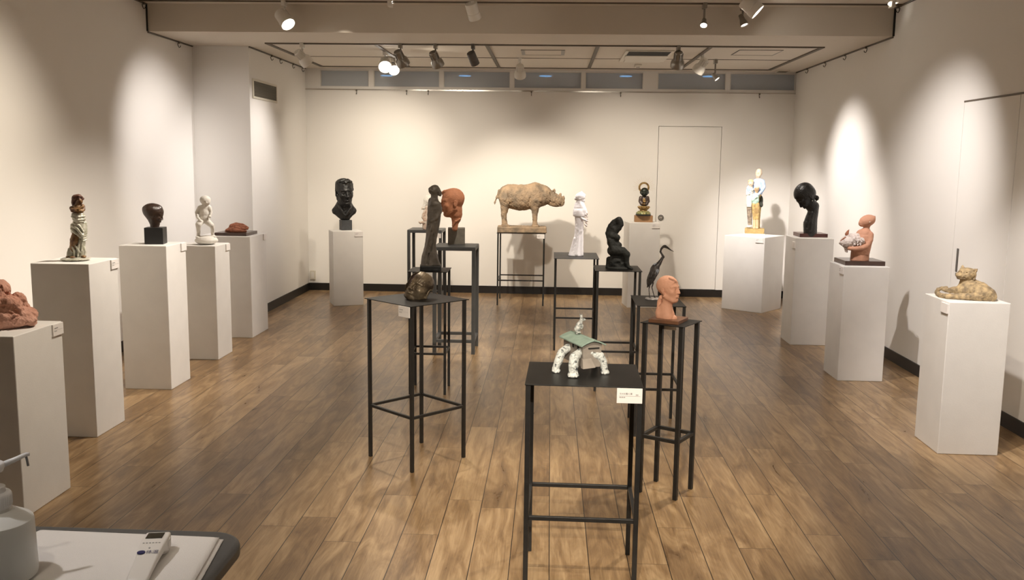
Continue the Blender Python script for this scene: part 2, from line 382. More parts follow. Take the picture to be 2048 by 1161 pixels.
def stand(name, label, ctr, ang, wx, wy, h, bar, leg=.017, lx=None, ly=None, plate=.004, grey=False):
    a = math.radians(ang)
    t = thing(name, label, 'display stand', (ctr[0], ctr[1], 0), a, 'grey tube stands' if grey else 'thin black metal stands')
    m = M['grey'] if grey else M['black']; lx = lx or wx-.02; ly = ly or wy-.02
    hx, hy = lx/2, ly/2; r = leg/2
    if grey:
        f = MB(); f.bb(-wx/2, wx/2, -wy/2, -wy/2+leg, h-leg, h-.004).bb(-wx/2, wx/2, wy/2-leg, wy/2, h-leg, h-.004)
        f.bb(-wx/2, -wx/2+leg, -wy/2+leg, wy/2-leg, h-leg, h-.004).bb(wx/2-leg, wx/2, -wy/2+leg, wy/2-leg, h-leg, h-.004)
        f.build('top_frame', m, t, bevel=.002); hx = wx/2; hy = wy/2
        MB().bb(-wx/2+.002, wx/2-.002, -wy/2+.002, wy/2-.002, h-.004, h).build('tabletop', m, t)
    else:
        MB().bb(-wx/2, wx/2, -wy/2, wy/2, h-plate, h).build('tabletop', M['plate'], t, bevel=.001)
    lh = h-leg if grey else h-plate
    for sx in (-1, 1):
        for sy in (-1, 1):
            MB().bb(sx*(hx-r)-r, sx*(hx-r)+r, sy*(hy-r)-r, sy*(hy-r)+r, 0, lh).build('leg', m, t, bevel=.0012)
    b = leg*.42
    for s in (-1, 1):
        MB().bb(-hx+leg, hx-leg, s*(hy-r)-b, s*(hy-r)+b, bar-b, bar+b).build('stretcher', m, t, bevel=.001)
        MB().bb(s*(hx-r)-b, s*(hx-r)+b, -hy+leg, hy-leg, bar-b, bar+b).build('stretcher', m, t, bevel=.001)
    return dict(o=t, c=Vector((ctr[0], ctr[1], 0)), a=a, wx=wx, wy=wy, h=h)
S = {}
S['house'] = stand('display_stand', 'black stand nearest the camera, under the house on animal legs', (.138, 3.437), -1.2, .43, .385, .80, .288, leg=.018, lx=.424, ly=.378)
S['mask'] = stand('display_stand', 'black stand turned cornerwise under the hollow bronze face', (-.7015, 4.795), 47.5, .395, .395, .874, .288, lx=.375, ly=.375)
S['girl'] = stand('display_stand', 'narrow black stand under the terracotta girl head with ponytail', (.594, 4.378), 58.5, .225, .222, .849, .286, lx=.207, ly=.207, leg=.020)
S['heron'] = stand('display_stand', 'low black stand under the dark metal heron', (.655, 5.478), 0, .285, .43, .785, .287, lx=.28, ly=.42)
S['venus'] = stand('display_stand', 'black stand under the crouching black nude', (.485, 6.515), 0, .325, .365, .86, .287, lx=.31, ly=.355)
S['lady'] = stand('display_stand', 'low wide black stand under the white standing lady', (.232, 8.005), 0, .385, .55, .797, .284, lx=.37, ly=.54)
S['rhino'] = stand('display_stand', 'black stand by the back wall under the clay rhinoceros', (-.32, 10.44), 0, .545, .53, .815, .284, lx=.53, ly=.52)
S['statue'] = stand('display_stand', 'small black stand under the slender dark standing figure', (-.826, 6.272), 0, .272, .28, .856, .286, lx=.258, ly=.27)
S['boy'] = stand('display_stand', 'grey stand with thick legs under the terracotta boy head', (-.787, 7.685), 0, .355, .385, .90, .109, leg=.030, grey=True)
S['whitefig'] = stand('display_stand', 'grey stand farthest back under the pale small figure', (-1.385, 10.26), 0, .385, .40, .845, .109, leg=.032, grey=True)

# ------------------------------------------------------------------ caption cards
FONT = {}
def text_mesh(s, size, m, parent, loc, rot, name, th=.0006, align='LEFT', sx=1.0):
    cu = bpy.data.curves.new(name, 'FONT'); cu.body = s; cu.size = size; cu.extrude = 0; cu.align_x = align; cu.resolution_u = 2
    o = bpy.data.objects.new(name, cu); C.objects.link(o)
    bpy.context.view_layer.update()
    me = bpy.data.meshes.new_from_object(o.evaluated_get(bpy.context.evaluated_depsgraph_get()))
    C.objects.unlink(o); bpy.data.objects.remove(o)
    o = bpy.data.objects.new(name, me); C.objects.link(o); me.materials.clear(); me.materials.append(m)
    o.parent = parent; o.location = loc; o.rotation_euler = rot; o.scale = (sx, 1, 1)
    return o
def card(s, face, pos, top, w, hh, label, th=.008, lines=True, title=None, price=False):
    # face: side of the support ('-x','+x','-y','+y' in its own frame); pos: centre along that side; top: drop of its upper edge below the top
    off = {'-y': (Vector((pos, -s['wy']/2, 0)), 0), '+x': (Vector((s['wx']/2, pos, 0)), PI/2), '-x': (Vector((-s['wx']/2, pos, 0)), -PI/2), '+y': (Vector((pos, s['wy']/2, 0)), PI)}[face]
    R = Matrix.Rotation(s['a'], 3, 'Z'); p = s['c'] + R @ off[0]
    t = thing('caption_card', label, 'card', (p.x, p.y, s['h']-top-hh/2), s['a']+off[1], 'caption cards on plinths and stands')
    MB().bb(-w/2, w/2, -th, 0, -hh/2, hh/2).build('board', M['card'], t, bevel=.0008)
    y = -th-.0012
    if title:
        text_mesh(title, .0078, M['ink'], t, (-w*.40, y, hh*.10), (PI/2, 0, 0), 'title')
    elif lines:
        for k in range(5): MB().bb(-w*.38+k*.006, -w*.38+k*.006+.0042, y-.0002, y+.0006, hh*.13, hh*.13+.0042).build('title_mark', M['inkg'], t)
    if lines:
        MB().bb(-w*.42, w*.42, y-.0001, y+.0006, hh*.0, hh*.0+.0004).build('rule', M['inkg'], t)
        for k in range(3): MB().bb(-w*.40+k*.0075, -w*.40+k*.0075+.006, y-.0002, y+.0006, -hh*.11, -hh*.11+.003).build('small_print', M['inkg'], t)
        if price:
            for k in range(2): MB().bb(w*.24+k*.005, w*.24+k*.005+.004, y-.0002, y+.0006, hh*.055, hh*.055+.004).build('small_print', M['inkg'], t)
    return t
cw, ch = .092, .055
card(S['house'], '-y', .430/2-cw/2-.004, .004, cw, ch, 'white caption card with dark printed title on the nearest black stand', th=.006, title='カメの動く家', price=True)
card(S['mask'], '-x', -(.395/2-.052), .004, .088, .055, 'white caption card hanging below the hollow bronze face', th=.006)
card(S['girl'], '+x', .225/2-.049, .004, .082, .060, 'blank-looking white caption card below the terracotta girl head', th=.006, lines=False)
card(S['rhino'], '-y', .530/2-.045, .004, .085, .05, 'white caption card hanging from the rhinoceros stand', th=.006)
card(S['whitefig'], '-y', .385/2-.040, .036, .065, .05, 'white caption card on the far grey stand beside the dark figure', th=.006, lines=False)
card(P['1a'], '+x', .395/2-.046, .004, .09, .055, 'white caption card on the plinth of the pinkish clay mound')
card(P['1b'], '+x', .345/2-.045, .004, .09, .055, 'white caption card on the plinth of the draped figure')
card(P['2'], '+x', .336/2-.047, .004, .09, .055, 'white caption card on the plinth of the dark head on a cube', lines=False)
card(P['3'], '+x', .325/2-.047, .004, .09, .055, 'white caption card on the plinth of the white child', lines=False)
card(P['4'], '+x', .46/2-.047, .004, .09, .055, 'white caption card on the plinth of the clay hands', lines=False)
card(P['5'], '-y', .33/2-.047, .004, .09, .055, 'white caption card on the plinth of the black bust')
card(P['jizo'], '-y', .345/2-.050, .004, .09, .055, 'white caption card on the plinth of the gilt seated figure')
card(P['fam'], '-x', -(.48/2-.060), .004, .09, .055, 'white caption card on the plinth of the painted family')
card(P['black'], '-x', -(.345/2-.047), .036, .09, .055, 'white caption card on the plinth of the bowed black head', lines=False)
card(P['woman'], '-x', -(.352/2-.047), .004, .09, .055, 'white caption card on the plinth of the torso with the animal')
card(P['cat'], '-x', -(.345/2-.047), .012, .09, .055, 'white caption card on the plinth of the lying cat', lines=False)

# ------------------------------------------------------------------ reception table with towel, thermometer and hand sanitiser
TZ = .80
def tz(u, v, z=TZ): return at_z(u, v, z)
pR = tz(458, 1110); pF = tz(300, 1062); e1 = tz(100, 1052); e2 = tz(330, 1061)
e1 = tz(70, 1050.5); e2 = tz(400, 1060.5); ex_ = (e2-e1).normalized(); ey_ = Vector((-ex_.y, ex_.x, 0))
pr = tz(472, 1097); cn = e2 + ex_*((pr-e2).dot(ex_)); ctr_ = cn - ex_*.62 - ey_*.30; ang = math.atan2(ex_.y, ex_.x)
t = thing('reception_table', 'grey round-cornered table in the lower left foreground', 'table', (ctr_.x, ctr_.y, 0), ang)
def rrect(hx, hy, r, n=8):
    o = []
    for (cx, cy, a0) in ((hx-r, hy-r, 0), (-hx+r, hy-r, PI/2), (-hx+r, -hy+r, PI), (hx-r, -hy+r, 1.5*PI)):
        for i in range(n+1): a = a0+PI/2*i/n; o.append((cx+r*math.cos(a), cy+r*math.sin(a)))
    return o
M['tableg'] = mat('grey_table_laminate', (.085, .085, .083), .5, var=.1, vscale=40)
M['tabled'] = mat('dark_brown_apron', (.045, .028, .018), .6)
MB().prism(rrect(.62, .30, .075), TZ-.034, TZ).build('tabletop', M['tableg'], t, bevel=.010, segs=3, auto=50)
MB().bb(-.56, .56, -.26, .26, TZ-.12, TZ-.034).build('apron', M['tabled'], t)
for sx in (-1, 1):
    for sy in (-1, 1): MB().bb(sx*.545-.02, sx*.545+.02, sy*.245-.02, sy*.245+.02, 0, TZ-.034).build('leg', M['tabled'], t)
# folded towel
M['towel'] = mat('white_towel_cotton', (.80, .77, .74), .95, bump=.6, bscale=500)
def patch(name, corners, m, z, th, lab, cat, nx=60, ny=40, wob=.0025):
    # a cloth slab through four corners (seen points), soft edges
    A, B, Cc, D = [Vector(c) for c in corners]; v = []; f = []
    ctr = (A+B+Cc+D)/4; ctr.z = z
    for lay in (0, 1):
        for j in range(ny+1):
            for i in range(nx+1):
                s, q = i/nx, j/ny
                p = (A*(1-s)+B*s)*(1-q)+(D*(1-s)+Cc*s)*q
                n1 = math.sin(s*31+q*5)*.4+math.sin(q*23+s*11)*.4+math.sin(s*67+3)*.2
                ed = min(s, 1-s, q, 1-q)
                p = p + Vector((math.sin(q*40+s*3)*wob*.4, math.sin(s*47)*wob*.5, 0))*(1 if ed < .03 else 0)
                zz = (0.0008 if lay == 0 else th*(.35+.65*min(1, ed*18)**.5)+wob*.35*n1*min(1, ed*8))
                v.append((p.x-ctr.x, p.y-ctr.y, zz))
    n = (nx+1)*(ny+1)
    for j in range(ny):
        for i in range(nx):
            a = j*(nx+1)+i; b = a+1; c = a+nx+2; d = a+nx+1
            f.append((n+a, n+b, n+c, n+d)); f.append((d, c, b, a))
    for i in range(nx):
        f.append((i, i+1, n+i+1, n+i)); k = ny*(nx+1)+i; f.append((k+1, k, n+k, n+k+1))
    for j in range(ny):
        a = j*(nx+1); b = a+nx+1; f.append((b, a, n+a, n+b)); a += nx; b += nx; f.append((a, b, n+b, n+a))
    mb = MB(); mb.add(v, f)
    return mb
tw = [tz(395, 1215), tz(447, 1080), tz(85, 1062), tz(-170, 1190)]
tw = [tz(372, 1215), tz(447, 1081.5), tz(78, 1066), tz(-160, 1175)]
t = thing('folded_towel', 'white folded towel spread on the grey table', 'towel', (sum((c.x for c in tw))/4, sum((c.y for c in tw))/4, TZ))
patch('t', tw, None, TZ, .006, '', '').build('lower_fold', M['towel'], t, smooth=True)
up = [c.lerp(sum(tw, Vector())/4, .035) for c in tw]
o = patch('t', up, None, TZ, .006, '', '').build('upper_fold', M['towel'], t, smooth=True); o.location.z = .0058
TT = TZ+.0125
# forehead thermometer: a flat tapering handle with a screen and a rounded sensor head underneath
M['thermo'] = mat('white_plastic', (.80, .77, .73), .35)
M['screen'] = mat('dark_screen', (.012, .014, .012), .15)
M['logo'] = mat('navy_logo', (.012, .014, .11), .5)
zt = TT+.034
a = tz(318, 1064, zt); b_ = tz(262, 1152, zt)
dx = (b_-a); dx.z = 0; axis = -dx.normalized(); wdir = Vector((axis.y, -axis.x, 0))
th_ = thing('forehead_thermometer', 'white handheld thermometer with dark screen lying on the towel', 'thermometer', (a.x, a.y, TT), math.atan2(wdir.y, wdir.x))
# local frame: +x to the right of the handle, +y towards the head end; origin at head
wid = .050; ln = .17
def therm_sec(y, hw, z0, z1): return [(-hw, y, z0), (hw, y, z0), (hw, y, z1), (-hw, y, z1)]
secs = [therm_sec(.004, wid*.36, .012, zt-TT-.005), therm_sec(-.004, wid*.48, .004, zt-TT), therm_sec(-.03, wid*.5, .004, zt-TT), therm_sec(-.055, wid*.47, .014, zt-TT-.002), therm_sec(-.10, wid*.42, .010, zt-TT-.010), therm_sec(-ln+.01, wid*.40, .002, zt-TT-.021), therm_sec(-ln, wid*.36, .002, zt-TT-.024)]
zs_ = zt-TT
mb = MB(); v = [p for s in secs for p in s]; f = []
for j in range(len(secs)-1):
    for i in range(4): f.append((j*4+i, j*4+(i+1) % 4, (j+1)*4+(i+1) % 4, (j+1)*4+i))
f += [(3, 2, 1, 0), tuple((len(secs)-1)*4+i for i in range(4))]
mb.add(v, [q[::-1] for q in f]).build('handle', M['thermo'], th_, bevel=.006, segs=4, smooth=True)
MB().lathe([(.014, 0), (.020, .002), (.0225, .010), (.024, .022), (.023, zs_-.006)], 32, at=(.004, -.024, 0)).build('sensor_head', M['thermo'], th_, auto=50)
zs = zt-TT
MB().bb(-.018, .014, -.034, -.008, zs-.0012, zs+.0008).build('screen', M['screen'], th_)
def on_handle(y): return zs-.002-(-.055-y)*(.008/.045)
MB().lathe([(.0075, -.0008), (.0075, .0008)], 28, at=(-.013, -.085, on_handle(-.085)+.0009)).build('logo_disc', M['logo'], th_)
text_mesh('体温', .012, M['logo'], th_, (-.004, -.0895, on_handle(-.0895)+.0018), (math.atan(.178), 0, 0), 'logo_text')
MB().tube((-.001, -.070, on_handle(-.070)-.001), (-.001, -.070, on_handle(-.07)+.0012), .0018, n=12).build('button', M['inkg'], th_)
for k in range(6): MB().bb(-.018+.006*k, -.0145+.006*k, -.0535, -.0515, zs-.0025, zs-.0008).build('small_print', M['inkg'], th_)
# pump bottle
mb_, nt, b = nodes('translucent_bottle'); b.inputs['Base Color'].default_value = (.78, .79, .77, 1); b.inputs['Roughness'].default_value = .35
b.inputs['Transmission Weight'].default_value = .18; b.inputs['Subsurface Weight'].default_value = .3; b.inputs['Subsurface Radius'].default_value = (.05, .05, .05)
M['bottle'] = mb_
M['pump'] = mat('pump_plastic', (.76, .77, .79), .35); M['tube'] = mat('grey_pump_tube', (.25, .26, .27), .3)
bp = tz(0, 1168, TZ+.0)
D_ = (bp-CO).dot(CF); k_ = D_/FOC
t = thing('pump_bottle', 'translucent hand sanitiser pump bottle at the left edge of the grey table', 'bottle', (bp.x, bp.y, TZ+.0125), .15)
rb = 71*k_
def zb_(v): return 0.0
hz = lambda px: px*k_/math.cos(.42)
MB().lathe([(rb*.90, 0), (rb*.98, .004), (rb, .012), (rb*.965, hz(104)), (rb*.945, hz(109)), (rb*.90, hz(112)), (rb*.52, hz(126)), (rb*.43, hz(128)), (rb*.43, hz(134))], 56).build('bottle_body', M['bottle'], t, auto=26)
cp = MB().lathe([(rb*.43, hz(134)), (rb*.44, hz(136)), (rb*.44, hz(158)), (rb*.41, hz(161)), (rb*.30, hz(162)), (rb*.29, hz(172)), (rb*.10, hz(173))], 40)
for i in range(40):
    a_ = 2*PI*i/40; cp.box((rb*.44*math.cos(a_), rb*.44*math.sin(a_), hz(147)), (rb*.008, rb*.012, hz(9)), Matrix.Rotation(a_, 3, 'Z'))
cp.build('cap', M['pump'], t, auto=50)
MB().tube((0, 0, hz(170)), (0, 0, hz(206)), rb*.085, n=20).build('pump_stem', M['tube'], t, auto=50)
ph = MB().lathe([(rb*.16, hz(198)), (rb*.26, hz(200)), (rb*.31, hz(208)), (rb*.31, hz(214)), (rb*.26, hz(217)), (.004, hz(218))], 36)
ph.build('pump_head', M['pump'], t, auto=50)
MB().path([(rb*.2, .01, hz(209)), (rb*.5, .02, hz(216)), (rb*.74, .03, hz(222)), (rb*.80, .033, hz(221))], [rb*.085, rb*.07, rb*.06, rb*.05], 14).build('nozzle', M['pump'], t, smooth=True)
MB().path([(rb*.72, .03, hz(221)), (rb*.745, .03, hz(212)), (rb*.77, .03, hz(200))], rb*.035, 10).build('spout', M['tube'], t, smooth=True)

# ------------------------------------------------------------------ track spotlights
LIGHTS = []
def spot_light(name, loc, target, energy, size=40, blend=.6, col=(1, .86, .70), rad=.03):
    l = bpy.data.lights.new(name, 'SPOT'); l.energy = energy; l.spot_size = math.radians(size); l.spot_blend = blend; l.color = col; l.shadow_soft_size = rad
    o = bpy.data.objects.new(name, l); C.objects.link(o); o.location = loc
    d = Vector(target)-Vector(loc); o.rotation_euler = d.to_track_quat('-Z', 'Y').to_euler()
    return o
def track_lamp(u, v, Y, zc, direc, L, R, label, kind='bell', m='lampw', lit=None, name='track_spotlight', ty=None):
    # head centre is seen at (u, v) at depth Y; it hangs from a track at ceiling height zc
    hc = at_y(u, v, Y); d = Vector(direc).normalized()
    t = thing(name, label, 'track light', (hc.x, hc.y, zc), 0, 'track spotlights on the ceiling')
    h = hc-Vector((hc.x, hc.y, zc)); back = h - d*(L*.25)
    top = Vector((0, 0, 0))
    mm = M[m]
    MB().bb(-.016, .016, -.045, .045, -.045, -.0005).build('track_adapter', mm, t, bevel=.004)
    MB().tube((0, 0, -.04), (0, 0, back.z+R*.75), .0085, n=14).build('stem', mm, t, auto=40)
    MB().path([(0, -R*.2, back.z+R*.95), (0, 0, back.z+R*1.0), (0, R*.2, back.z+R*.6)], .008, 8).build('joint', mm, t, smooth=True)
    q = d.to_track_quat('Z', 'Y').to_matrix()
    if kind == 'bell': prof = [(R*.35, -L*.52), (R*.56, -L*.50), (R*.60, -L*.30), (R*.60, -L*.05), (R*.66, 0), (R*.92, L*.12), (R, L*.30), (R*1.0, L*.50), (R*.93, L*.50), (R*.90, L*.40), (R*.55, L*.12)]
    elif kind == 'can': prof = [(R*.55, -L*.52), (R*.90, -L*.50), (R*.95, -L*.46), (R*.95, L*.10), (R, L*.12), (R, L*.50), (R*.92, L*.50), (R*.85, L*.36)]
    else: prof = [(R*.4, -L*.5), (R*.6, -L*.45), (R*.65, -L*.05), (R*.95, L*.25), (R, L*.5), (R*.88, L*.5), (R*.7, L*.25)]
    MB().lathe(prof, 36, at=h, rot=q).build('lamp_housing', mm, t, auto=35)
    if kind == 'bell':
        fin = MB()
        for i in range(14): fin.box(Vector(h)+q @ Vector((R*.62*math.cos(2*PI*i/14), R*.62*math.sin(2*PI*i/14), -L*.22)), (R*.07, R*.025, L*.20), q @ Matrix.Rotation(2*PI*i/14, 3, 'Z'))
        fin.build('cooling_fins', mm, t)
    lm = M['lens'] if lit is None else (M['hot'] if lit == 'hot' else M['warmlens'])
    MB().lathe([(R*.86, L*.425), (R*.86, L*.44), (R*.4, L*.455)], 36, at=h, rot=q).build('lens', lm, t, auto=40)
    tip = hc + d*(L*.52+.012)
    return tip, d
TL = []
TL.append(track_lamp(569, 38, 7.886, ZU, (.45, -.35, -.55), .145, .062, 'lit white spotlight hanging at the upper left before the ceiling step', 'can', 'lampw', 'hot'))
TL.append(track_lamp(946, 22, 7.886, ZU, (.25, .6, -.9), .14, .055, 'unlit beige spotlight hanging top centre before the ceiling step', 'can', 'lampw'))
TL.append(track_lamp(780, -6, 7.886, ZU, (.5, -.1, -.6), .10, .035, 'spotlight almost out of the picture at the top edge, left of centre', 'cone', 'lampw', 'soft'))
TL.append(track_lamp(1408, 45, 7.886, ZU, (-.15, -.6, -.8), .07, .03, 'small lit bulb spotlight, left of the close pair at upper right', 'cone', 'lampg', 'hot'))
TL.append(track_lamp(1485, 40, 7.93, ZU, (.25, -.25, -.75), .10, .033, 'small spotlight of the close pair at upper right', 'cone', 'lampg', 'soft'))
TL.append(track_lamp(1502, 12, 7.70, ZU, (.55, -.12, -.5), .15, .068, 'large lit spotlight of the close pair at upper right', 'can', 'lampw', 'hot'))
TL.append(track_lamp(1785, -8, 7.80, ZU, (.2, -.3, -.8), .11, .055, 'lit spotlight at the top edge near the right end of the step', 'can', 'lampw', 'hot'))
TL.append(track_lamp(605, 115, 8.782, ZL, (.5, .55, -.62), .155, .062, 'leftmost white bell spotlight below the lowered ceiling', 'bell', 'lampw'))
TL.append(track_lamp(801, 116, 8.782, ZL, (.30, .62, -.72), .15, .064, 'shiny grey spotlight just right of the glaring twin lamps', 'bell', 'lampg'))
TL.append(track_lamp(871, 118, 8.782, ZL, (.30, .55, -.75), .15, .060, 'shiny grey spotlight left of the dark can spotlight', 'bell', 'lampg'))
TL.append(track_lamp(946, 117, 8.782, ZL, (.25, .45, -.62), .125, .042, 'dark can spotlight on a bracket under the lowered ceiling', 'can', 'lampd'))
TL.append(track_lamp(1356, 119, 8.782, ZL, (.0, .6, -.8), .15, .064, 'shiny grey spotlight right of the air conditioner', 'bell', 'lampg'))
TL.append(track_lamp(770, 127, 9.35, ZL, (.16, -.78, -.52), .155, .068, 'glaring lit spotlight, left one of the twin lamps', 'bell', 'lampw', 'hot'))
TL.append(track_lamp(786, 135, 10.0, ZL, (.30, -.75, -.50), .14, .060, 'glaring lit spotlight, right one of the twin lamps', 'bell', 'lampw', 'hot'))
TL.append(track_lamp(1040, 142, 9.872, ZL, (.0, .65, -.75), .14, .062, 'small white spotlight between the two ceiling grilles near the middle', 'bell', 'lampw'))
TL.append(track_lamp(1403, 131, 9.45, ZL, (-.45, .45, -.72), .15, .062, 'pale bell spotlight hanging right of the shiny grey one', 'bell', 'lampw'))
TL.append(track_lamp(1430, 153, 9.872, ZL, (.5, -.25, -.65), .08, .032, 'small lit spotlight low beside the rightmost blue downlight', 'cone', 'lampg', 'soft'))
# ------------------------------------------------------------------ modelling tool for the sculptures: smooth unions of shapes, meshed by surface nets
def rot3(rx=0, ry=0, rz=0):
    a = [math.radians(v) for v in (rx, ry, rz)]
    return np.array(Matrix.Rotation(a[2], 3, 'Z') @ Matrix.Rotation(a[0], 3, 'X') @ Matrix.Rotation(a[1], 3, 'Y'))
def surface_net(D, org, h):
    D = np.ascontiguousarray(D); ins = D < 0
    nx, ny, nz = D.shape; cnt = np.zeros((nx-1, ny-1, nz-1), np.int8)
    corners = [(i, j, k) for i in (0, 1) for j in (0, 1) for k in (0, 1)]
    for (i, j, k) in corners: cnt += ins[i:nx-1+i, j:ny-1+j, k:nz-1+k]
    act = np.argwhere((cnt > 0) & (cnt < 8)); n = len(act)
    idx = -np.ones((nx-1, ny-1, nz-1), np.int64); idx[act[:, 0], act[:, 1], act[:, 2]] = np.arange(n)
    val = {c: D[act[:, 0]+c[0], act[:, 1]+c[1], act[:, 2]+c[2]] for c in corners}
    pos = np.zeros((n, 3)); num = np.zeros(n)
    for a in corners:
        for ax in range(3):
            if a[ax]: continue
            b = list(a); b[ax] = 1; b = tuple(b)
            va, vb = val[a], val[b]; m = (va < 0) != (vb < 0)
            t = np.where(m, va/np.where(m, va-vb, 1), 0)
            p = np.tile(np.array(a, float), (n, 1)); p[:, ax] += t
            pos[m] += p[m]; num[m] += 1
    V = (act + pos/num[:, None])*h + org
    F = []
    for ax in range(3):
        o1, o2 = [(1, 2), (2, 0), (0, 1)][ax]
        sl0 = [slice(1, -1)]*3; sl1 = [slice(1, -1)]*3; sl0[ax] = slice(0, -1); sl1[ax] = slice(1, None)
        A, B = ins[tuple(sl0)], ins[tuple(sl1)]
        for flip in (False, True):
            e = np.argwhere((A & ~B) if not flip else (~A & B))
            if not len(e): continue
            off = np.ones(3, int); off[ax] = 0; e = e + off
            q = []
            for (d1, d2) in ((-1, -1), (0, -1), (0, 0), (-1, 0)):
                c = e.copy(); c[:, o1] += d1; c[:, o2] += d2
                q.append(idx[c[:, 0], c[:, 1], c[:, 2]])
            q = np.stack(q, 1)
            F.append(q if not flip else q[:, ::-1])
    return V, np.concatenate(F)
class Sculpt:
    def __init__(s, name, label, cat, u0, Y, Z, crop, group='sculptures on show', pitch=.62):
        s.A = on_floor(u0, Y, Z); f = (s.A-CO); f.z = 0; f.normalize(); s.f = f; s.x = Vector((f.y, -f.x, 0))
        s.k = (s.A-CO).dot(CF)/FOC; s.crop = crop; s.pitch = pitch
        s.t = thing(name, label, cat, s.A, math.atan2(s.x.y, s.x.x), group)
        s.ops = []
    def P(s, cx, cy, d=0):
        x0, y0, sc = s.crop; r = ray(x0+cx/sc, y0+cy/sc)
        den = r.dot(s.f); q = CO + r*(((s.A-CO).dot(s.f)+d/sc*s.k)/den) - s.A
        return np.array((q.dot(s.x), q.dot(s.f), q.z))
    def D0(s, cx, cy):
        # depth at which the view ray meets the support
        x0, y0, sc = s.crop; q = at_z(x0+cx/sc, y0+cy/sc, s.A.z) - s.A
        return q.dot(s.f)/s.k*sc
    def L(s, r): return r/s.crop[2]*s.k
    # --- shapes, all in the coordinates of the enlarged view; d is depth behind the axis
    def _put(s, kind, par, lo, hi, k, mode, clip): s.ops.append((kind, par, np.array(lo), np.array(hi), s.L(k), mode, clip)); return s
    def el(s, c, r, rot=(0, 0, 0), k=4, mode='u', clip=None):
        c = s.P(*c); r = np.array([s.L(v) for v in r]); return s.el_(c, r, rot3(*rot), k, mode, clip)
    def el_(s, c, r, R, k=4, mode='u', clip=None):
        b = np.sqrt(((R*r[None, :])**2).sum(1))
        return s._put('e', (c, r, R), c-b, c+b, k, mode, clip)
    def cap(s, pts, k=4, mode='u', flat=None, clip=None):
        Q = [(s.P(*p[:3]), s.L(p[3])) for p in pts]; return s.cap_(Q, k, mode, clip)
    def cap_(s, Q, k=4, mode='u', clip=None):
        lo = np.min([q-r for q, r in Q], 0); hi = np.max([q+r for q, r in Q], 0)
        return s._put('c', Q, lo, hi, k, mode, clip)
    def bx(s, c, hf, rot=(0, 0, 0), rd=2, k=2, mode='u', clip=None):
        c = s.P(*c); hf = np.array([s.L(v) for v in hf]); R = rot3(*rot); b = np.abs(R*hf[None, :]).sum(1)
        return s._put('b', (c, hf, R, s.L(rd)), c-b, c+b, k, mode, clip)
    def build(s, name, m, pitch=None, noise=(), cutz=True, smooth=True, label=None, parent=None, cutk=None):
        ops = s.ops; s.ops = []
        h = s.L((pitch or s.pitch)*s.crop[2]); pad = 4*h
        un = [o for o in ops if o[5] == 'u']
        lo = np.min([o[2] for o in un], 0)-pad; hi = np.max([o[3] for o in un], 0)+pad
        if cutz: lo[2] = max(lo[2], -pad)
        n = np.ceil((hi-lo)/h).astype(int)+1
        if n.prod() > 9e6: h *= (n.prod()/9e6)**(1/3); n = np.ceil((hi-lo)/h).astype(int)+1
        D = np.full(n, .5, np.float32); ax = [lo[i]+h*np.arange(n[i]) for i in range(3)]
        for (kind, par, blo, bhi, k, mode, clip) in ops:
            mg = k*1.5+4*h
            i0 = np.clip(np.floor((blo-mg-lo)/h).astype(int), 0, n); i1 = np.clip(np.ceil((bhi+mg-lo)/h).astype(int)+1, 0, n)
            if (i1-i0).min() <= 0: continue
            sl = tuple(slice(i0[i], i1[i]) for i in range(3))
            X, Y, Z = np.meshgrid(*[ax[i][sl[i]].astype(np.float32) for i in range(3)], indexing='ij')
            Pm = np.stack([X, Y, Z], -1)
            if kind == 'e':
                c, r, R = par; q = (Pm-c.astype(np.float32)) @ R.astype(np.float32)
                k0 = np.sqrt(((q/r)**2).sum(-1)); k1 = np.sqrt(((q/(r*r))**2).sum(-1))+1e-9; d = k0*(k0-1)/k1
            elif kind == 'b':
                c, hf, R, rd = par; q = np.abs((Pm-c.astype(np.float32)) @ R.astype(np.float32))-(hf-rd)
                d = np.sqrt((np.maximum(q, 0)**2).sum(-1))+np.minimum(q.max(-1), 0)-rd
            else:
                d = None
                for (a, ra), (b, rb) in (zip(par[:-1], par[1:]) if len(par) > 1 else [(par[0], (par[0][0]+1e-6, par[0][1]))]):
                    ba = b-a; t = np.clip(((Pm-a) @ ba)/max(ba @ ba, 1e-12), 0, 1)
                    e = np.sqrt(((Pm-a-t[..., None]*ba)**2).sum(-1))-(ra+(rb-ra)*t)
                    d = e if d is None else np.minimum(d, e)
            if clip is not None: d = np.maximum(d, (Pm-clip[0]) @ clip[1])
            d = d.astype(np.float32); o = D[sl]
            if mode == 'u':
                hh = np.maximum(k-np.abs(o-d), 0)/max(k, 1e-9); D[sl] = np.minimum(o, d)-hh*hh*k*.25
            elif mode == 's':
                d = -d; hh = np.maximum(k-np.abs(o-d), 0)/max(k, 1e-9); D[sl] = np.maximum(o, d)+hh*hh*k*.25
        if noise:
            X, Y, Z = np.meshgrid(*[a.astype(np.float32) for a in ax], indexing='ij')
            near = np.abs(D) < 8*h; p = np.stack([X[near], Y[near], Z[near]], -1)
            rs = np.random.RandomState(len(s.t.name)*13+5); add = np.zeros(len(p), np.float32)
            for (amp, wl) in noise:
                for _ in range(7):
                    v = rs.randn(3); v /= np.linalg.norm(v); v *= 2*PI/s.L(wl)*rs.uniform(.7, 1.5)
                    add += s.L(amp)*.15*np.sin(p @ v.astype(np.float32) + rs.uniform(0, 6.28) + 1.3*np.sin(p @ (v[[1, 2, 0]]*.63).astype(np.float32)))
            D[near] += add
        if cutz:
            D = np.maximum(D, (-ax[2]+.0003).astype(np.float32)[None, None, :])
        for i in range(3):       # keep the border outside
            sl = [slice(None)]*3; sl[i] = [0, -1]; D[tuple(sl)] = np.maximum(D[tuple(sl)], h)
        V, F = surface_net(D, lo, h)
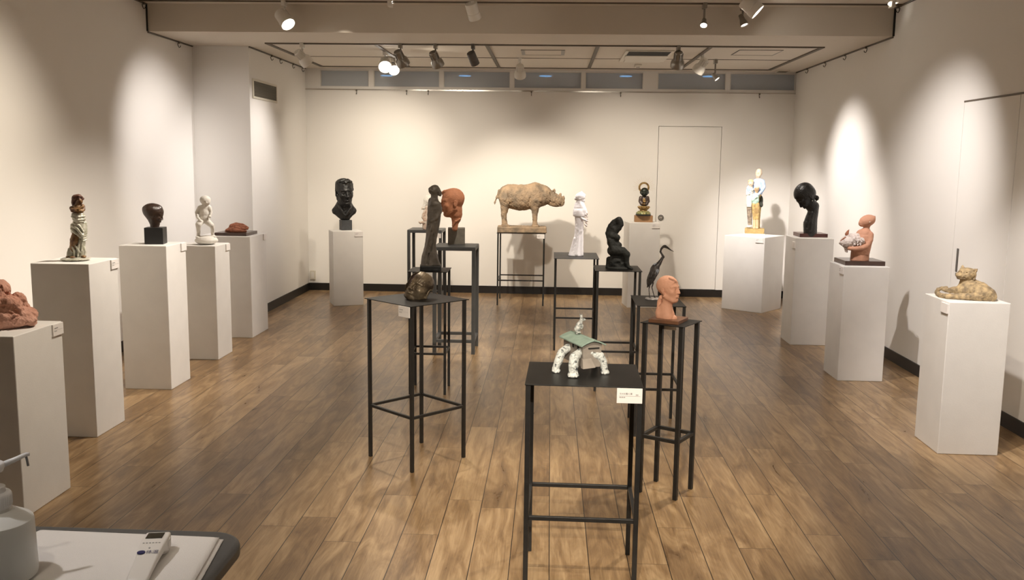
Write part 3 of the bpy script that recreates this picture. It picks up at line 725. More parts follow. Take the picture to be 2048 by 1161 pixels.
        me = bpy.data.meshes.new(name); me.vertices.add(len(V)); me.vertices.foreach_set('co', V.astype(np.float32).ravel())
        me.loops.add(F.size); me.loops.foreach_set('vertex_index', F.ravel().astype(np.int32))
        me.polygons.add(len(F)); me.polygons.foreach_set('loop_start', np.arange(0, F.size, 4, dtype=np.int32)); me.polygons.foreach_set('loop_total', np.full(len(F), 4, np.int32))
        me.polygons.foreach_set('use_smooth', np.ones(len(F), bool)); me.update(calc_edges=True); me.validate()
        o = bpy.data.objects.new(name, me); C.objects.link(o); me.materials.append(m); o.parent = parent or s.t
        if label: o['label'] = label
        return o
    def box_part(s, name, m, c0, c1, d0, d1, bevel=.002, rotz=0, z0=None, z1=None):
        # a block standing on the support: front face seen from (x,y) c0 to c1 of the enlarged view
        d1 = d1-d0; d0 = s.D0((c0[0]+c1[0])/2, c1[1]); d1 += d0
        a = s.P(c0[0], c1[1], d0); b = s.P(c1[0], c1[1], d0); tp = s.P(c0[0], c0[1], d0)
        w = (b[0]-a[0])/2; cx = (a[0]+b[0])/2; dep = s.L(d1-d0)/2
        zb = 0 if z0 is None else z0; zt = tp[2] if z1 is None else z1
        return MB().bb(-w, w, -dep, dep, zb, zt).build(name, m, s.t, bevel=bevel, loc=(cx, a[1]+dep, 0), rotz=math.radians(rotz))
    def head(s, c, hgt, yaw=0, pitch=0, roll=0, neck=None, eyes=1, ears=(1, 1), nose=1., wide=1., deep=1., jaw=1., hair=None, lips=1., detail=1.):
        c = s.P(*c); H = s.L(hgt); R = rot3(pitch, roll, yaw)
        def T(p): return c + R @ (np.array(p)*np.array((wide, deep, 1))*H)
        kk = hgt
        def E(p, r, k, mode='u', rot=(0, 0, 0), clip=None): s.el_(T(p), np.array(r)*np.array((wide, deep, 1))*H, R @ rot3(*rot), k*kk, mode, clip)
        def Cp(pts, k, mode='u'): s.cap_([(T(p[:3]), p[3]*H) for p in pts], k*kk, mode)
        E((0, .06, .15), (.325, .405, .352), .02)
        E((0, -.10, -.13), (.265*jaw, .262, .365), .10)
        E((0, -.20, -.40), (.13*jaw, .13, .095), .08)
        for q in (-1, 1):
            Cp([(q*.22*jaw, .04, -.22, .085), (q*.12*jaw, -.18, -.38, .07)], .08)
            E((q*.165, -.22, -.09), (.105, .10, .10), .07)
        Cp([(-.19, -.245, .10, .05), (-.07, -.315, .095, .045), (.07, -.315, .095, .045), (.19, -.245, .10, .05)], .06)
        if eyes:
            for q in (-1, 1):
                E((q*.132, -.36, .015), (.088, .06, .048), .05, 's')
                E((q*.13, -.272, .010), (.075, .062, .055), .015)
                Cp([(q*.205, -.262, .0, .012), (q*.165, -.315, .030, .014), (q*.11, -.332, .034, .014), (q*.062, -.318, .008, .012)], .012)
                Cp([(q*.205, -.262, .0, .010), (q*.16, -.312, -.028, .011), (q*.11, -.325, -.030, .011), (q*.062, -.318, .004, .010)], .012)
                if eyes > 1: Cp([(q*.19, -.29, .004, .006), (q*.13, -.345, .002, .008), (q*.075, -.335, .002, .006)], .006, 's')
        if nose:
            Cp([(0, -.315, .09, .028), (0, -.365, .0, .03), (0, -.365-.075*nose, -.125, .040)], .05)
            for q in (-1, 1): E((q*.045, -.365-.02*nose, -.138), (.034, .045, .030), .03)
            for q in (-1, 1): E((q*.026, -.372-.05*nose, -.172), (.014, .02, .012), .01, 's')
        if lips:
            Cp([(-.10, -.315, -.243, .014), (-.03, -.368, -.226, .026), (.03, -.368, -.226, .026), (.10, -.315, -.243, .014)], .03)
            Cp([(-.085, -.318, -.262, .014), (0, -.366, -.282, .030), (.085, -.318, -.262, .014)], .03)
            Cp([(-.11, -.325, -.248, .006), (0, -.40, -.250, .009), (.11, -.325, -.248, .006)], .012, 's')
            E((0, -.37, -.335), (.07, .05, .02), .04, 's')
        for i, q in enumerate((-1, 1)):
            if ears[i]:
                E((q*.315, .075, -.02), (.030, .075, .125), .02, rot=(-12, 0, q*22))
                E((q*.300, .045, -.135), (.025, .035, .045), .03)
                E((q*.352, .055, -.01), (.022, .042, .075), .015, 's', rot=(-12, 0, q*22))
                E((q*.325, .055, -.03), (.016, .022, .04), .01)
        if hair:
            hp, hn, gr = hair   # point and normal of the hairline plane (head units), thickness
            E((0, .065, .155), (.325+gr, .405+gr, .352+gr), .01, clip=(T(hp), R @ np.array(hn)/np.linalg.norm(hn)))
        if neck:
            s.cap_([(T(p[:3]), p[3]*H) for p in neck], .10*kk)
        return T, R, H
# sculpture materials
M['bronze'] = mat('dark_bronze', (.050, .036, .024), .38, metal=.75, var=.5, vscale=30, bump=.25, bscale=90)
M['bronzehead'] = mat('brown_black_bronze', (.038, .020, .013), .36, var=.3, vscale=30, spec=.6, bump=.12, bscale=80)
M['goldbronze'] = mat('golden_bronze', (.27, .21, .135), .42, metal=.5, col2=(.085, .063, .042), vscale=20, bump=.2, bscale=120)
M['maskin'] = mat('dark_red_lining', (.040, .013, .009), .5, metal=.2, bump=.3, bscale=120)
M['terra'] = mat('terracotta', (.50, .215, .115), .75, var=.16, vscale=24, bump=.2, bscale=180)
M['terral'] = mat('light_terracotta', (.56, .285, .18), .72, var=.10, vscale=18, bump=.15, bscale=200)
M['terrad'] = mat('red_clay', (.40, .15, .08), .8, var=.3, vscale=40, bump=.4, bscale=150)
M['pinkclay'] = mat('pinkish_clay', (.60, .34, .26), .82, col2=(.45, .21, .14), vscale=10, bump=.5, bscale=70)
M['plaster'] = mat('white_plaster', (.80, .77, .71), .7, var=.04, vscale=20, bump=.12, bscale=160)
M['white'] = mat('white_porcelain', (.84, .80, .78), .45, bump=.06, bscale=100)
M['blackc'] = mat('black_patina', (.012, .0115, .011), .40, var=.3, vscale=22, bump=.25, bscale=110)
M['blackm'] = mat('matt_black_clay', (.017, .019, .017), .72, var=.3, vscale=30, bump=.4, bscale=150)
M['stoneg'] = mat('dark_grey_stone', (.055, .058, .062), .55, var=.2, vscale=60)
M['concrete'] = mat('grey_concrete', (.24, .22, .185), .8, var=.22, vscale=22, bump=.3, bscale=100)
M['woodd'] = mat('dark_wood_base', (.060, .026, .016), .32, var=.35, vscale=14, coat=.3)
M['woodr'] = mat('reddish_wood_base', (.085, .020, .014), .3, var=.3, vscale=16, coat=.3)
M['woodm'] = mat('brown_wood_base', (.16, .070, .034), .4, var=.3, vscale=16)
M['woodl'] = mat('light_wood_block', (.36, .20, .095), .55, var=.18, vscale=20)
M['blackbox'] = mat('black_painted_block', (.012, .012, .012), .45)
# ------------------------------------------------------------------ rhinoceros
M['rhino'] = mat('ochre_clay', (.40, .285, .18), .78, col2=(.19, .145, .10), vscale=11, bump=.7, bscale=70, detail=8)
s = Sculpt('rhinoceros_sculpture', 'ochre clay rhinoceros standing sideways on a slab on the stand by the back wall', 'sculpture', 1042, 10.42, .815, (960, 340, 7.74))
s.bx((648, 925, 0), (376, 235, 50), rd=12).build('base_slab', M['rhino'], noise=((5, 60), (2.5, 22)), pitch=.9)
s.el((455, 400, 0), (170, 150, 175), k=40)
s.el((640, 430, 0), (270, 175, 200), rot=(0, -2, 0), k=60)
s.el((850, 395, 0), (165, 158, 200), k=60)
s.el((960, 400, 0), (150, 125, 165), rot=(0, 25, 0), k=50)
s.cap([(1010, 405, 0, 118), (1090, 430, -5, 92), (1150, 455, -8, 84)], k=40)
s.cap([(1150, 455, -8, 92), (1215, 478, -8, 76), (1256, 498, -8, 56)], k=30); s.el((1170, 515, -8), (90, 62, 56), k=30)
s.cap([(1110, 500, -8, 55), (1190, 520, -8, 45), (1255, 525, -8, 36)], k=25)
s.cap([(1232, 420, -8, 26), (1244, 385, -8, 20), (1247, 372, -8, 14)], k=10)
s.cap([(1278, 460, -8, 32), (1292, 432, -8, 24), (1295, 418, -8, 17)], k=10)
s.el((1240, 468, -60), (20, 10, 13), k=6, mode='s'); s.el((1240, 468, -57), (9, 8, 8), k=4)
s.el((1292, 510, -30), (9, 12, 8), k=5, mode='s')
s.cap([(1235, 545, -45, 4), (1300, 535, -40, 4)], k=6, mode='s')
for d in (-52, 40):
    s.el((1140, 335, d), (26, 14, 40), rot=(0, 18, 0), k=8); s.el((1142, 335, d-10), (15, 10, 28), rot=(0, 18, 0), k=5, mode='s'); s.cap([(1148, 315, d, 14), (1156, 292, d, 5)], k=8)
for d, w in ((-78, 1), (72, 1)):
    s.cap([(400, 470, d, 105), (385, 570, d, 68), (370, 680, d, 46), (372, 760, d, 38), (380, 840, d, 44)], k=40)
    s.el((400, 868, d), (62, 56, 30), k=14)
    s.cap([(850, 480, d, 92), (852, 600, d, 60), (850, 700, d, 42), (848, 790, d, 34), (850, 845, d, 42)], k=40)
    s.el((860, 872, d), (58, 54, 28), k=14)
    for x0 in (415, 868):
        for j in (-28, 0, 28): s.el((x0+34-abs(j)*.35, 880, d+j), (16, 14, 14), k=6)
s.cap([(300, 330, 0, 26), (272, 400, 0, 18), (245, 465, 0, 14), (230, 515, 0, 11), (229, 532, 0, 6)], k=14)
s.cap([(430, 340, -140, 8), (455, 450, -150, 8), (450, 560, -135, 8)], k=14, mode='s')
s.cap([(780, 430, -160, 7), (755, 520, -160, 8)], k=12, mode='s')
s.cap([(945, 430, -120, 8), (930, 540, -120, 8), (890, 570, -110, 7)], k=14, mode='s')
s.cap([(1085, 340, -80, 7), (1085, 500, -75, 7)], k=14, mode='s')
s.build('rhinoceros_body', M['rhino'], noise=((7, 90), (5, 40), (2.2, 18)), cutz=False)
# ------------------------------------------------------------------ bust of a man
s = Sculpt('man_bust', 'black bronze bust of a man with open collar on a small grey stone block', 'sculpture', 690, 10.13, .826, (650, 340, 8.29))
b = s.box_part('stone_block', M['stoneg'], (255, 835), (432, 1003), -85, 85, rotz=14)
T, R, H = s.head((322, 375, 0), 440, yaw=17, pitch=4, roll=-2, eyes=2, jaw=1.0, wide=.97, ears=(1, 1), nose=1.0, neck=[(0, .07, -.25, .215), (0, .10, -.62, .23)])
s.el((318, 240, 25), (146, 165, 100), rot=(0, 4, 0), k=20)
for a in ((215, 230, -60, 265, 190, -90), (250, 190, -110, 330, 165, -90), (330, 195, -135, 380, 170, -90), (380, 190, -120, 430, 200, -60), (400, 180, -60, 445, 240, -20), (195, 260, 0, 190, 340, 0), (300, 205, -125, 350, 215, -140), (440, 250, -30, 452, 330, -10)):
    s.cap([(*a[:3], 24), (*a[3:], 24)], k=10)
s.cap([(318, 600, 40, 110), (318, 680, 50, 130), (330, 760, 35, 80), (345, 820, 20, 42)], k=60)
for q in (-1, 1):
    s.cap([(318+q*80, 620, 55, 78), (318+q*158, 668, 60, 44), (318+q*160, 690, 55, 34)], k=40)
    s.cap([(318+q*150, 700, 40, 30), (330+q*50, 785, 0, 40)], k=50)
s.cap([(222, 575, -10, 20), (255, 640, -110, 20), (330, 750, -130, 16)], k=10); s.cap([(415, 575, -10, 20), (425, 640, -100, 20), (345, 750, -130, 16)], k=10)
s.cap([(345, 650, -140, 26), (338, 730, -150, 14)], k=14, mode='s')
s.build('bust_figure', M['blackc'], noise=((3, 40),), pitch=.5)
# ------------------------------------------------------------------ dark head on a black cube
s = Sculpt('bronze_girl_sculpture', 'small dark brown head in profile on a black cube', 'sculpture', 311, 6.27, 1.005, (260, 380, 7.062))
b = MB().bb(-.062, .062, -.062, .062, 0, .115).build('cube_base', M['blackbox'], s.t, bevel=.0015, rotz=math.radians(10.5)-s.t.rotation_euler.z)
q0 = s.P(340, 700, 0); b.location = (q0[0]+.012, 0, 0)
T, R, H = s.head((362, 352, 0), 268, yaw=80, pitch=20, roll=0, eyes=1, ears=(1, 1), wide=1.08, deep=.95, nose=.62, jaw=1.05, lips=1)
s.el((322, 300, 0), (132, 114, 111), rot=(0, 8, 0), k=24); s.cap([(395, 280, -10, 56), (420, 315, -8, 38)], k=40)
s.cap([(270, 330, 0, 60), (320, 420, 0, 62), (345, 480, 0, 60), (350, 530, 0, 60)], k=40)
s.el((210, 262, 0), (26, 28, 26), k=18); s.el((246, 268, 0), (60, 88, 44), rot=(0, -25, 0), k=40)
s.build('bronze_head', M['bronzehead'], noise=((1.0, 34),), pitch=.45, cutz=True)
# ------------------------------------------------------------------ white crouching child
s = Sculpt('child_figure', 'white plaster child standing astride with hands on thighs, big bald head', 'sculpture', 410, 7.22, .915, (260, 380, 7.062))
s.el((1080, 715, 0), (158, 150, 58), k=6); s.el((1080, 690, 0), (140, 130, 46), k=10)
s.el((1062, 142, -10), (74, 72, 60), rot=(10, 0, 0), k=8); s.el((1070, 178, -22), (56, 52, 42), k=24); s.el((1076, 178, -80), (8, 8, 9), k=8); s.el((1058, 176, -84), (10, 9, 5), k=10, mode='s'); s.el((1096, 176, -82), (10, 9, 5), k=10, mode='s'); s.cap([(1062, 200, -74, 3), (1088, 200, -74, 3)], k=5, mode='s')
s.cap([(1060, 190, 0, 30), (1058, 240, 5, 38)], k=14)
s.cap([(1000, 252, 5, 36), (1055, 245, 10, 46), (1110, 250, 5, 36)], k=20)
s.el((1048, 330, 5), (72, 56, 98), k=24); s.el((1040, 395, 0), (64, 52, 48), k=20)
s.cap([(985, 258, 0, 32), (942, 320, -5, 24), (950, 385, -35, 19), (985, 425, -70, 17)], k=10); s.el((992, 436, -78), (20, 18, 16), k=8)
s.cap([(1120, 255, 0, 30), (1142, 310, -5, 22), (1132, 365, -30, 17), (1118, 385, -50, 14)], k=10); s.el((1128, 380, -52), (18, 16, 16), k=8)
s.cap([(1010, 440, 0, 46), (965, 490, -70, 40), (966, 545, -45, 30), (968, 600, -15, 24), (965, 655, -5, 24)], k=14); s.el((955, 668, -25), (30, 50, 18), k=10)
s.cap([(1075, 435, 0, 46), (1150, 500, -55, 36), (1168, 545, -40, 27), (1165, 600, -10, 23), (1170, 645, 0, 22)], k=14); s.el((1185, 658, -20), (32, 46, 16), k=10)
s.build('child_body', M['plaster'], noise=((2, 40),), pitch=.5)
# ------------------------------------------------------------------ clay hands on a dark board
s = Sculpt('clay_hands', 'pair of reddish clay hands lying on a dark wooden board', 'sculpture', 475, 8.2, .915, (260, 380, 7.062))
bd = MB().bb(-.145, .145, -.155, .155, 0, .028).build('wood_board', M['woodd'], s.t, bevel=.002, loc=(s.P(1500, 620, 0)[0], .02, 0), rotz=-s.t.rotation_euler.z)
s.el((1500, 560, -20), (85, 90, 55), k=12); s.cap([(1440, 520, 10, 40), (1500, 490, 20, 30), (1590, 498, 30, 22), (1628, 512, 30, 16)], k=12)
s.cap([(1470, 510, -40, 34), (1550, 520, -45, 26), (1640, 525, -40, 20), (1662, 535, -40, 16)], k=10)
s.cap([(1500, 545, -90, 32), (1590, 550, -95, 24), (1655, 548, -90, 18)], k=8)
s.cap([(1480, 575, -120, 30), (1570, 582, -125, 22), (1632, 585, -120, 17)], k=8)
s.cap([(1450, 585, -60, 30), (1400, 560, -60, 28), (1365, 572, -70, 20)], k=10); s.cap([(1440, 540, 30, 36), (1390, 570, 40, 30), (1360, 585, 30, 20)], k=12)
s.cap([(1520, 500, -20, 5), (1640, 508, -20, 5)], k=6, mode='s'); s.cap([(1500, 538, -75, 5), (1650, 540, -75, 5)], k=6, mode='s'); s.cap([(1490, 565, -115, 5), (1640, 567, -115, 5)], k=6, mode='s')
s.build('hands', M['terrad'], noise=((3.5, 26), (2, 12)), pitch=.5, cutz=False)
# ------------------------------------------------------------------ draped figure
M['glaze'] = mat('white_green_glaze', (.62, .60, .51), .25, col2=(.36, .355, .27), vscale=34, coat=.5, bump=.2, bscale=80)
M['skinb'] = mat('brown_stoneware', (.26, .145, .055), .5, col2=(.12, .055, .028), vscale=40, pos=(.42, .58))
M['hairb'] = mat('dark_reddish_hair', (.13, .052, .032), .55, var=.4, vscale=40)
s = Sculpt('draped_figure', 'slim glazed figure with brown hair wrapped in a twisted whitish cloth', 'sculpture', 152, 5.16, 1.004, (100, 370, 6.83))
s.el((350, 1012, 0), (190, 165, 30), k=6)
s.build('base_disc', M['glaze'], noise=((4, 50),), pitch=.6)
s.cap([(352, 178, 5, 46), (390, 170, -5, 44), (425, 185, -15, 32), (450, 190, -20, 18)], k=14); s.cap([(335, 185, 10, 34), (325, 240, 15, 32), (335, 285, 15, 30)], k=20); s.cap([(390, 200, 10, 50), (380, 260, 15, 42)], k=20)
s.cap([(330, 175, -20, 10), (380, 150, -42, 9), (440, 165, -36, 8)], k=8); s.cap([(345, 205, -30, 9), (400, 190, -48, 9), (450, 200, -30, 7)], k=8)
s.build('hair', M['hairb'], noise=((3, 25),), pitch=.55, cutz=False)
s.el((405, 222, -22), (40, 42, 46), k=10)
s.cap([(385, 260, 0, 44), (378, 320, 0, 66), (390, 400, 0, 64), (400, 480, 0, 50)], k=20)
s.cap([(295, 318, 0, 28), (310, 352, -50, 27), (385, 332, -82, 20), (445, 300, -62, 20), (450, 280, -40, 18)], k=10)
s.cap([(455, 300, 0, 24), (458, 340, -34, 22), (420, 358, -78, 19), (340, 350, -84, 17)], k=10)
s.cap([(400, 480, 0, 50), (350, 700, -10, 54), (335, 760, -20, 58), (300, 960, 0, 30)], k=30)
s.el((310, 992, -66), (36, 50, 18), k=8); s.el((460, 982, -66), (34, 46, 18), k=8); s.el((240, 985, -20), (24, 36, 16), k=8)
s.build('figure_body', M['skinb'], noise=((3, 30),), pitch=.55)
s.cap([(390, 420, 0, 74), (392, 470, 0, 72), (402, 540, 0, 84), (425, 640, 0, 80), (420, 720, 8, 62), (420, 840, 5, 58), (425, 985, 0, 66)], k=30)
s.cap([(345, 800, 14, 50), (305, 900, 14, 56), (285, 980, 10, 56)], k=24); s.cap([(318, 560, 0, 40), (330, 630, 0, 46)], k=24)
for (A, B, Cc, r) in (((312, 400, -30), (390, 440, -80), (472, 430, -45), 17), ((306, 432, -25), (380, 480, -84), (474, 472, -50), 19), ((315, 470, -30), (370, 505, -84), (462, 510, -66), 12),
    ((300, 555, -30), (370, 600, -94), (438, 690, -82), 20), ((296, 600, -24), (345, 655, -74), (420, 715, -70), 19), ((330, 520, -50), (400, 560, -94), (450, 640, -84), 13),
    ((486, 520, -20), (492, 600, -30), (470, 690, -46), 17), ((452, 690, -66), (436, 790, -56), (430, 900, -66), 15), ((488, 610, -20), (470, 720, -40), (446, 800, -46), 14),
    ((330, 800, -40), (372, 880, -72), (410, 925, -70), 13), ((300, 830, -36), (330, 910, -66), (330, 980, -70), 14), ((405, 760, -52), (390, 860, -64), (380, 975, -74), 13), ((462, 860, -30), (484, 925, -34), (470, 975, -50), 17), ((262, 880, -10), (246, 940, -24), (240, 985, -24), 18)):
    s.cap([(*A, r), (*B, r), (*Cc, r*.8)], k=12)
for j in range(5): s.cap([(450, 640+j*32, -74, 7), (500, 632+j*30, -26, 9)], k=8)
s.el((335, 745, -62), (40, 40, 62), rot=(0, 10, 0), k=16, mode='s')
s.build('cloth_wrap', M['glaze'], noise=((2.5, 34),), pitch=.55)
# ------------------------------------------------------------------ clay mound
s = Sculpt('clay_mound', 'rough pinkish clay mound of bent bodies cut by the left picture edge', 'sculpture', 2, 3.98, .826, (0, 550, 8.93), pitch=.8)
def cutx(u): return None
s.el((-150, 760, 0), (740, 330, 260), k=60)
s.el((0, 270, 0), (170, 200, 190), k=40); s.el((-260, 420, 0), (330, 260, 330), k=60)
s.el((-20, 570, -90), (380, 230, 240), k=60); s.cap([(330, 420, 40, 110), (380, 560, 20, 110), (440, 740, 0, 130)], k=40)
s.el((560, 850, -20), (90, 180, 60), k=50); s.el((300, 830, -190), (330, 110, 90), k=50); s.el((490, 590, -20), (40, 60, 70), k=24)
s.cap([(80, 330, -150, 26), (200, 360, -110, 30), (240, 380, -60, 20)], k=20, mode='s'); s.cap([(20, 330, -140, 14), (30, 380, -150, 14)], k=16, mode='s')
s.cap([(200, 690, -300, 20), (290, 700, -290, 18)], k=16, mode='s'); s.cap([(0, 690, -310, 24), (140, 770, -310, 20), (260, 720, -310, 16)], k=30)
s.cap([(430, 540, -140, 16), (470, 545, -110, 16)], k=12, mode='s'); s.cap([(420, 630, -160, 12), (500, 650, -120, 12)], k=10, mode='s')
s.cap([(240, 850, -330, 16), (300, 790, -330, 20), (340, 760, -310, 14)], k=16); s.cap([(200, 560, -290, 22), (330, 600, -270, 24), (390, 700, -230, 18)], k=24)
s.cap([(170, 640, -300, 12), (230, 670, -300, 12)], k=10); s.cap([(30, 190, -190, 16), (60, 250, -180, 20)], k=20)
s.cap([(-100, 480, -330, 60), (120, 460, -300, 90), (260, 520, -240, 80), (330, 620, -200, 60)], k=40); s.cap([(300, 370, -40, 60), (400, 440, -60, 66), (440, 540, -60, 40)], k=40); s.cap([(380, 720, -210, 50), (480, 740, -170, 66), (560, 830, -120, 60)], k=40); s.cap([(230, 400, -190, 14), (330, 500, -180, 16), (400, 640, -170, 16)], k=24, mode='s'); s.cap([(0, 620, -380, 16), (180, 640, -330, 18), (330, 690, -270, 14)], k=24, mode='s')
s.build('clay_mass', M['pinkclay'], noise=((16, 120), (10, 55), (4, 24)), pitch=.9)
# ------------------------------------------------------------------ slender dark standing figure
s = Sculpt('standing_figure', 'slender dark bronze woman in a long dress on the small black stand', 'sculpture', 860, 6.25, .856, (820, 350, 5.805))
s.bx((240, 1082, 0), (123, 105, 33), rd=5)
s.build('base_block', M['blackbox'], noise=((1.5, 40),), pitch=.6)
s.el((284, 178, 0), (60, 58, 56), rot=(0, 20, 0), k=10); s.cap([(262, 168, -6, 42), (236, 168, -10, 24), (226, 180, -10, 12)], k=14); s.cap([(300, 155, 0, 34), (332, 185, 0, 26), (348, 215, 0, 20), (345, 232, 0, 15)], k=16)
s.cap([(232, 195, -8, 16), (242, 212, -8, 14)], k=8); s.cap([(284, 205, 0, 42), (284, 285, 4, 40)], k=10); s.cap([(345, 205, -8, 20), (350, 236, -10, 14)], k=14); s.cap([(226, 170, -30, 12), (262, 190, -52, 8)], k=8)
s.cap([(282, 340, 4, 60), (290, 410, 0, 74), (276, 520, 0, 76), (262, 620, 0, 74), (248, 730, 0, 64), (232, 850, 0, 66), (216, 960, 0, 82), (212, 1045, 0, 88)], k=30)
s.el((325, 395, -30), (46, 50, 64), k=24); s.el((292, 335, -36), (54, 42, 40), k=24); s.cap([(250, 300, 30, 36), (235, 400, 50, 34), (240, 500, 40, 28)], k=20)
s.cap([(330, 340, -50, 30), (345, 430, -55, 24), (310, 500, -70, 20), (250, 540, -70, 18)], k=16)
s.cap([(270, 900, 0, 40), (290, 1000, 0, 44), (320, 1050, 0, 38)], k=40)
for a in ((285, 560, -72, 215, 1030, -70), (240, 660, -66, 165, 1040, -40), (285, 740, -50, 255, 1040, -70), (270, 860, -40, 335, 1045, -35), (305, 470, -70, 250, 640, -76), (300, 620, -50, 290, 900, -30), (220, 360, -40, 215, 560, -50)):
    s.cap([(*a[:3], 9), ((a[0]+a[3])/2-6, (a[1]+a[4])/2, (a[2]+a[5])/2-4, 13), (*a[3:], 12)], k=16)
s.cap([(268, 700, -68, 8), (230, 900, -66, 10), (205, 1030, -80, 10)], k=16, mode='s')
s.build('figure', mat('grey_brown_bronze', (.165, .145, .122), .5, metal=.2, var=.3, vscale=25, bump=.15, bscale=90), noise=((2.5, 60), (1, 24)), cutz=True, pitch=.55)
# ------------------------------------------------------------------ terracotta head of a boy
s = Sculpt('boy_portrait_sculpture', 'terracotta head of a boy with shaved sides in left profile on a concrete cube', 'sculpture', 912, 7.66, .90, (820, 350, 5.805))
s.box_part('concrete_cube', M['concrete'], (440, 622), (638, 808), -98, 98, bevel=.002)
T, R, H = s.head((487, 322, 0), 330, yaw=-80, pitch=4, roll=0, eyes=1, ears=(1, 1), wide=1.05, deep=.98, jaw=1.0, nose=.8)
s.cap([(372, 212, 0, 16), (400, 192, -30, 16), (470, 178, -40, 18), (540, 196, -30, 14)], k=18)
s.cap([(512, 405, 0, 70), (528, 455, 0, 66), (530, 505, 0, 50), (525, 555, 0, 38), (522, 625, 0, 32)], k=24)
s.cap([(556, 330, 0, 44), (566, 400, 0, 34)], k=40); s.cap([(560, 420, 0, 34), (588, 464, 0, 15), (566, 530, 0, 14)], k=36)
s.cap([(578, 515, -28, 10), (530, 540, -42, 14), (498, 590, -30, 12)], k=8)
s.build('head', M['terra'], noise=((2, 30),), cutz=False, pitch=.5)
# ------------------------------------------------------------------ pale small figure behind
M['pale'] = mat('pale_painted_clay', (.74, .66, .57), .65, col2=(.50, .33, .24), vscale=26, bump=.2)
s = Sculpt('pale_figure', 'pale small figure with white hair half hidden behind the dark standing woman', 'sculpture', 853, 10.2, .845, (820, 350, 5.805))
s.el((215, 300, 0), (58, 60, 66), k=10); s.cap([(185, 340, -10, 34), (165, 385, -20, 22)], k=12)
s.build('hair', M['plaster'], noise=((3, 20),), cutz=False, pitch=.5)
s.cap([(185, 370, -15, 24), (150, 385, -20, 16), (140, 395, -20, 10)], k=8)
s.cap([(215, 400, 0, 50), (200, 470, 0, 52), (225, 560, 0, 70), (240, 625, 0, 90)], k=24)
s.cap([(180, 430, -20, 26), (150, 490, -30, 18), (170, 530, -40, 14), (205, 540, -40, 14)], k=8)
s.cap([(200, 550, -30, 20), (150, 555, -40, 16), (112, 552, -40, 12), (104, 545, -40, 6)], k=8); s.cap([(125, 552, -40, 8), (120, 570, -40, 6)], k=6); s.cap([(170, 560, -20, 22), (160, 600, -20, 18), (165, 625, -20, 16)], k=8)
s.build('figure', M['pale'], noise=((3, 22),), cutz=True, pitch=.5)
# ------------------------------------------------------------------ hollow bronze face
s = Sculpt('face_fragment', 'hollow golden bronze face fragment with a dark split, lying tilted on the black stand', 'sculpture', 836, 4.80, .874, (720, 520, 8.29), pitch=.5)
kw = dict(yaw=-31, pitch=-18, roll=20, eyes=2, ears=(0, 0), wide=1.2, deep=1.0, jaw=1.12, nose=.8)
hc, hg = (975, 448, 20), 535
T, R, H = s.head(hc, hg, **kw)
s.cap_([(T((.335+.035*max(0, -math.cos(a_)*.4+.6), .03-.075*math.cos(a_)*(1 if a_ < PI else 1)+.01, -.06+.145*math.sin(a_))), H*.020) for a_ in [PI*(-.42+1.12*i/11) for i in range(12)]], 8)
s.el_(T((.335, .03, -.06)), np.array((.020, .085, .13))*H, R @ rot3(-10, 0, 16), 10); s.el_(T((.335, .005, -.20)), np.array((.03, .04, .05))*H, R, 10)
OP = lambda: (s.el_(T((-.20, .34, .54)), np.array((.56, .50, .27))*H, R @ rot3(-10, -10, 0), 6, 's'), s.el_(T((0, .66, .1)), np.array((.8, .36, .9))*H, R, 6, 's'))
s.el_(T((0, .06, .08)), np.array((.335, .355, .37))*H, R, 6, 's'); s.el_(T((0, .10, -.2)), np.array((.24, .22, .28))*H, R, 20, 's'); OP()
s.el_(T((-.185, -.36, .06)), np.array((.105, .36, .62))*H, R @ rot3(0, 7, 0), 8, 's')
s.build('bronze_shell', M['goldbronze'], noise=((2.5, 60), (1.2, 22)), cutz=True, pitch=.5)
s.el_(T((0, .06, .06)), np.array((.36, .37, .40))*H, R, 6); s.el_(T((0, .09, .10)), np.array((.31, .33, .36))*H, R, 6, 's'); OP()
s.build('inner_lining', M['maskin'], noise=((4, 40),), cutz=True, pitch=.6)
# ------------------------------------------------------------------ white standing lady
s = Sculpt('standing_lady', 'white porcelain lady in cape and long flared dress holding flowers', 'sculpture', 1152, 8.0, .797, (1130, 370, 6.45))
s.el((200, 150, 0), (68, 64, 52), rot=(0, -8, 0), k=10); s.cap([(205, 130, 0, 34), (215, 95, 0, 10), (215, 82, 0, 4)], k=16); s.cap([(140, 178, 0, 18), (190, 182, -50, 14), (250, 165, -30, 12)], k=10); s.cap([(140, 178, 0, 18), (190, 182, 50, 14)], k=10)
s.cap([(150, 245, 0, 22), (130, 320, 0, 24), (122, 388, 0, 14)], k=12); s.cap([(195, 240, 0, 52), (192, 300, 0, 66), (193, 355, 0, 84), (194, 375, 0, 86)], k=20, clip=(s.P(0, 402, 0), np.array((0, 0, -1.)))); s.cap([(215, 270, -20, 40), (245, 330, -30, 38), (262, 370, -30, 30)], k=20)
s.build('cape_and_hat', M['white'], noise=((.8, 30),), cutz=False, pitch=.5)
s.el((222, 195, -6), (34, 36, 44), k=8); s.cap([(240, 200, -10, 14), (256, 208, -12, 6)], k=8); s.cap([(205, 215, 0, 26), (195, 250, 0, 30)], k=10)
s.cap([(185, 390, 0, 58), (185, 450, 0, 56), (186, 540, 0, 56), (180, 640, 0, 58), (172, 740, 0, 66), (155, 850, 0, 82), (140, 935, 0, 100)], k=30)
s.cap([(165, 560, -30, 14), (190, 600, -55, 12), (150, 900, -95, 16)], k=20); s.cap([(215, 560, -30, 14), (215, 900, -50, 22)], k=20); s.cap([(120, 700, -30, 14), (75, 900, -30, 24)], k=24)
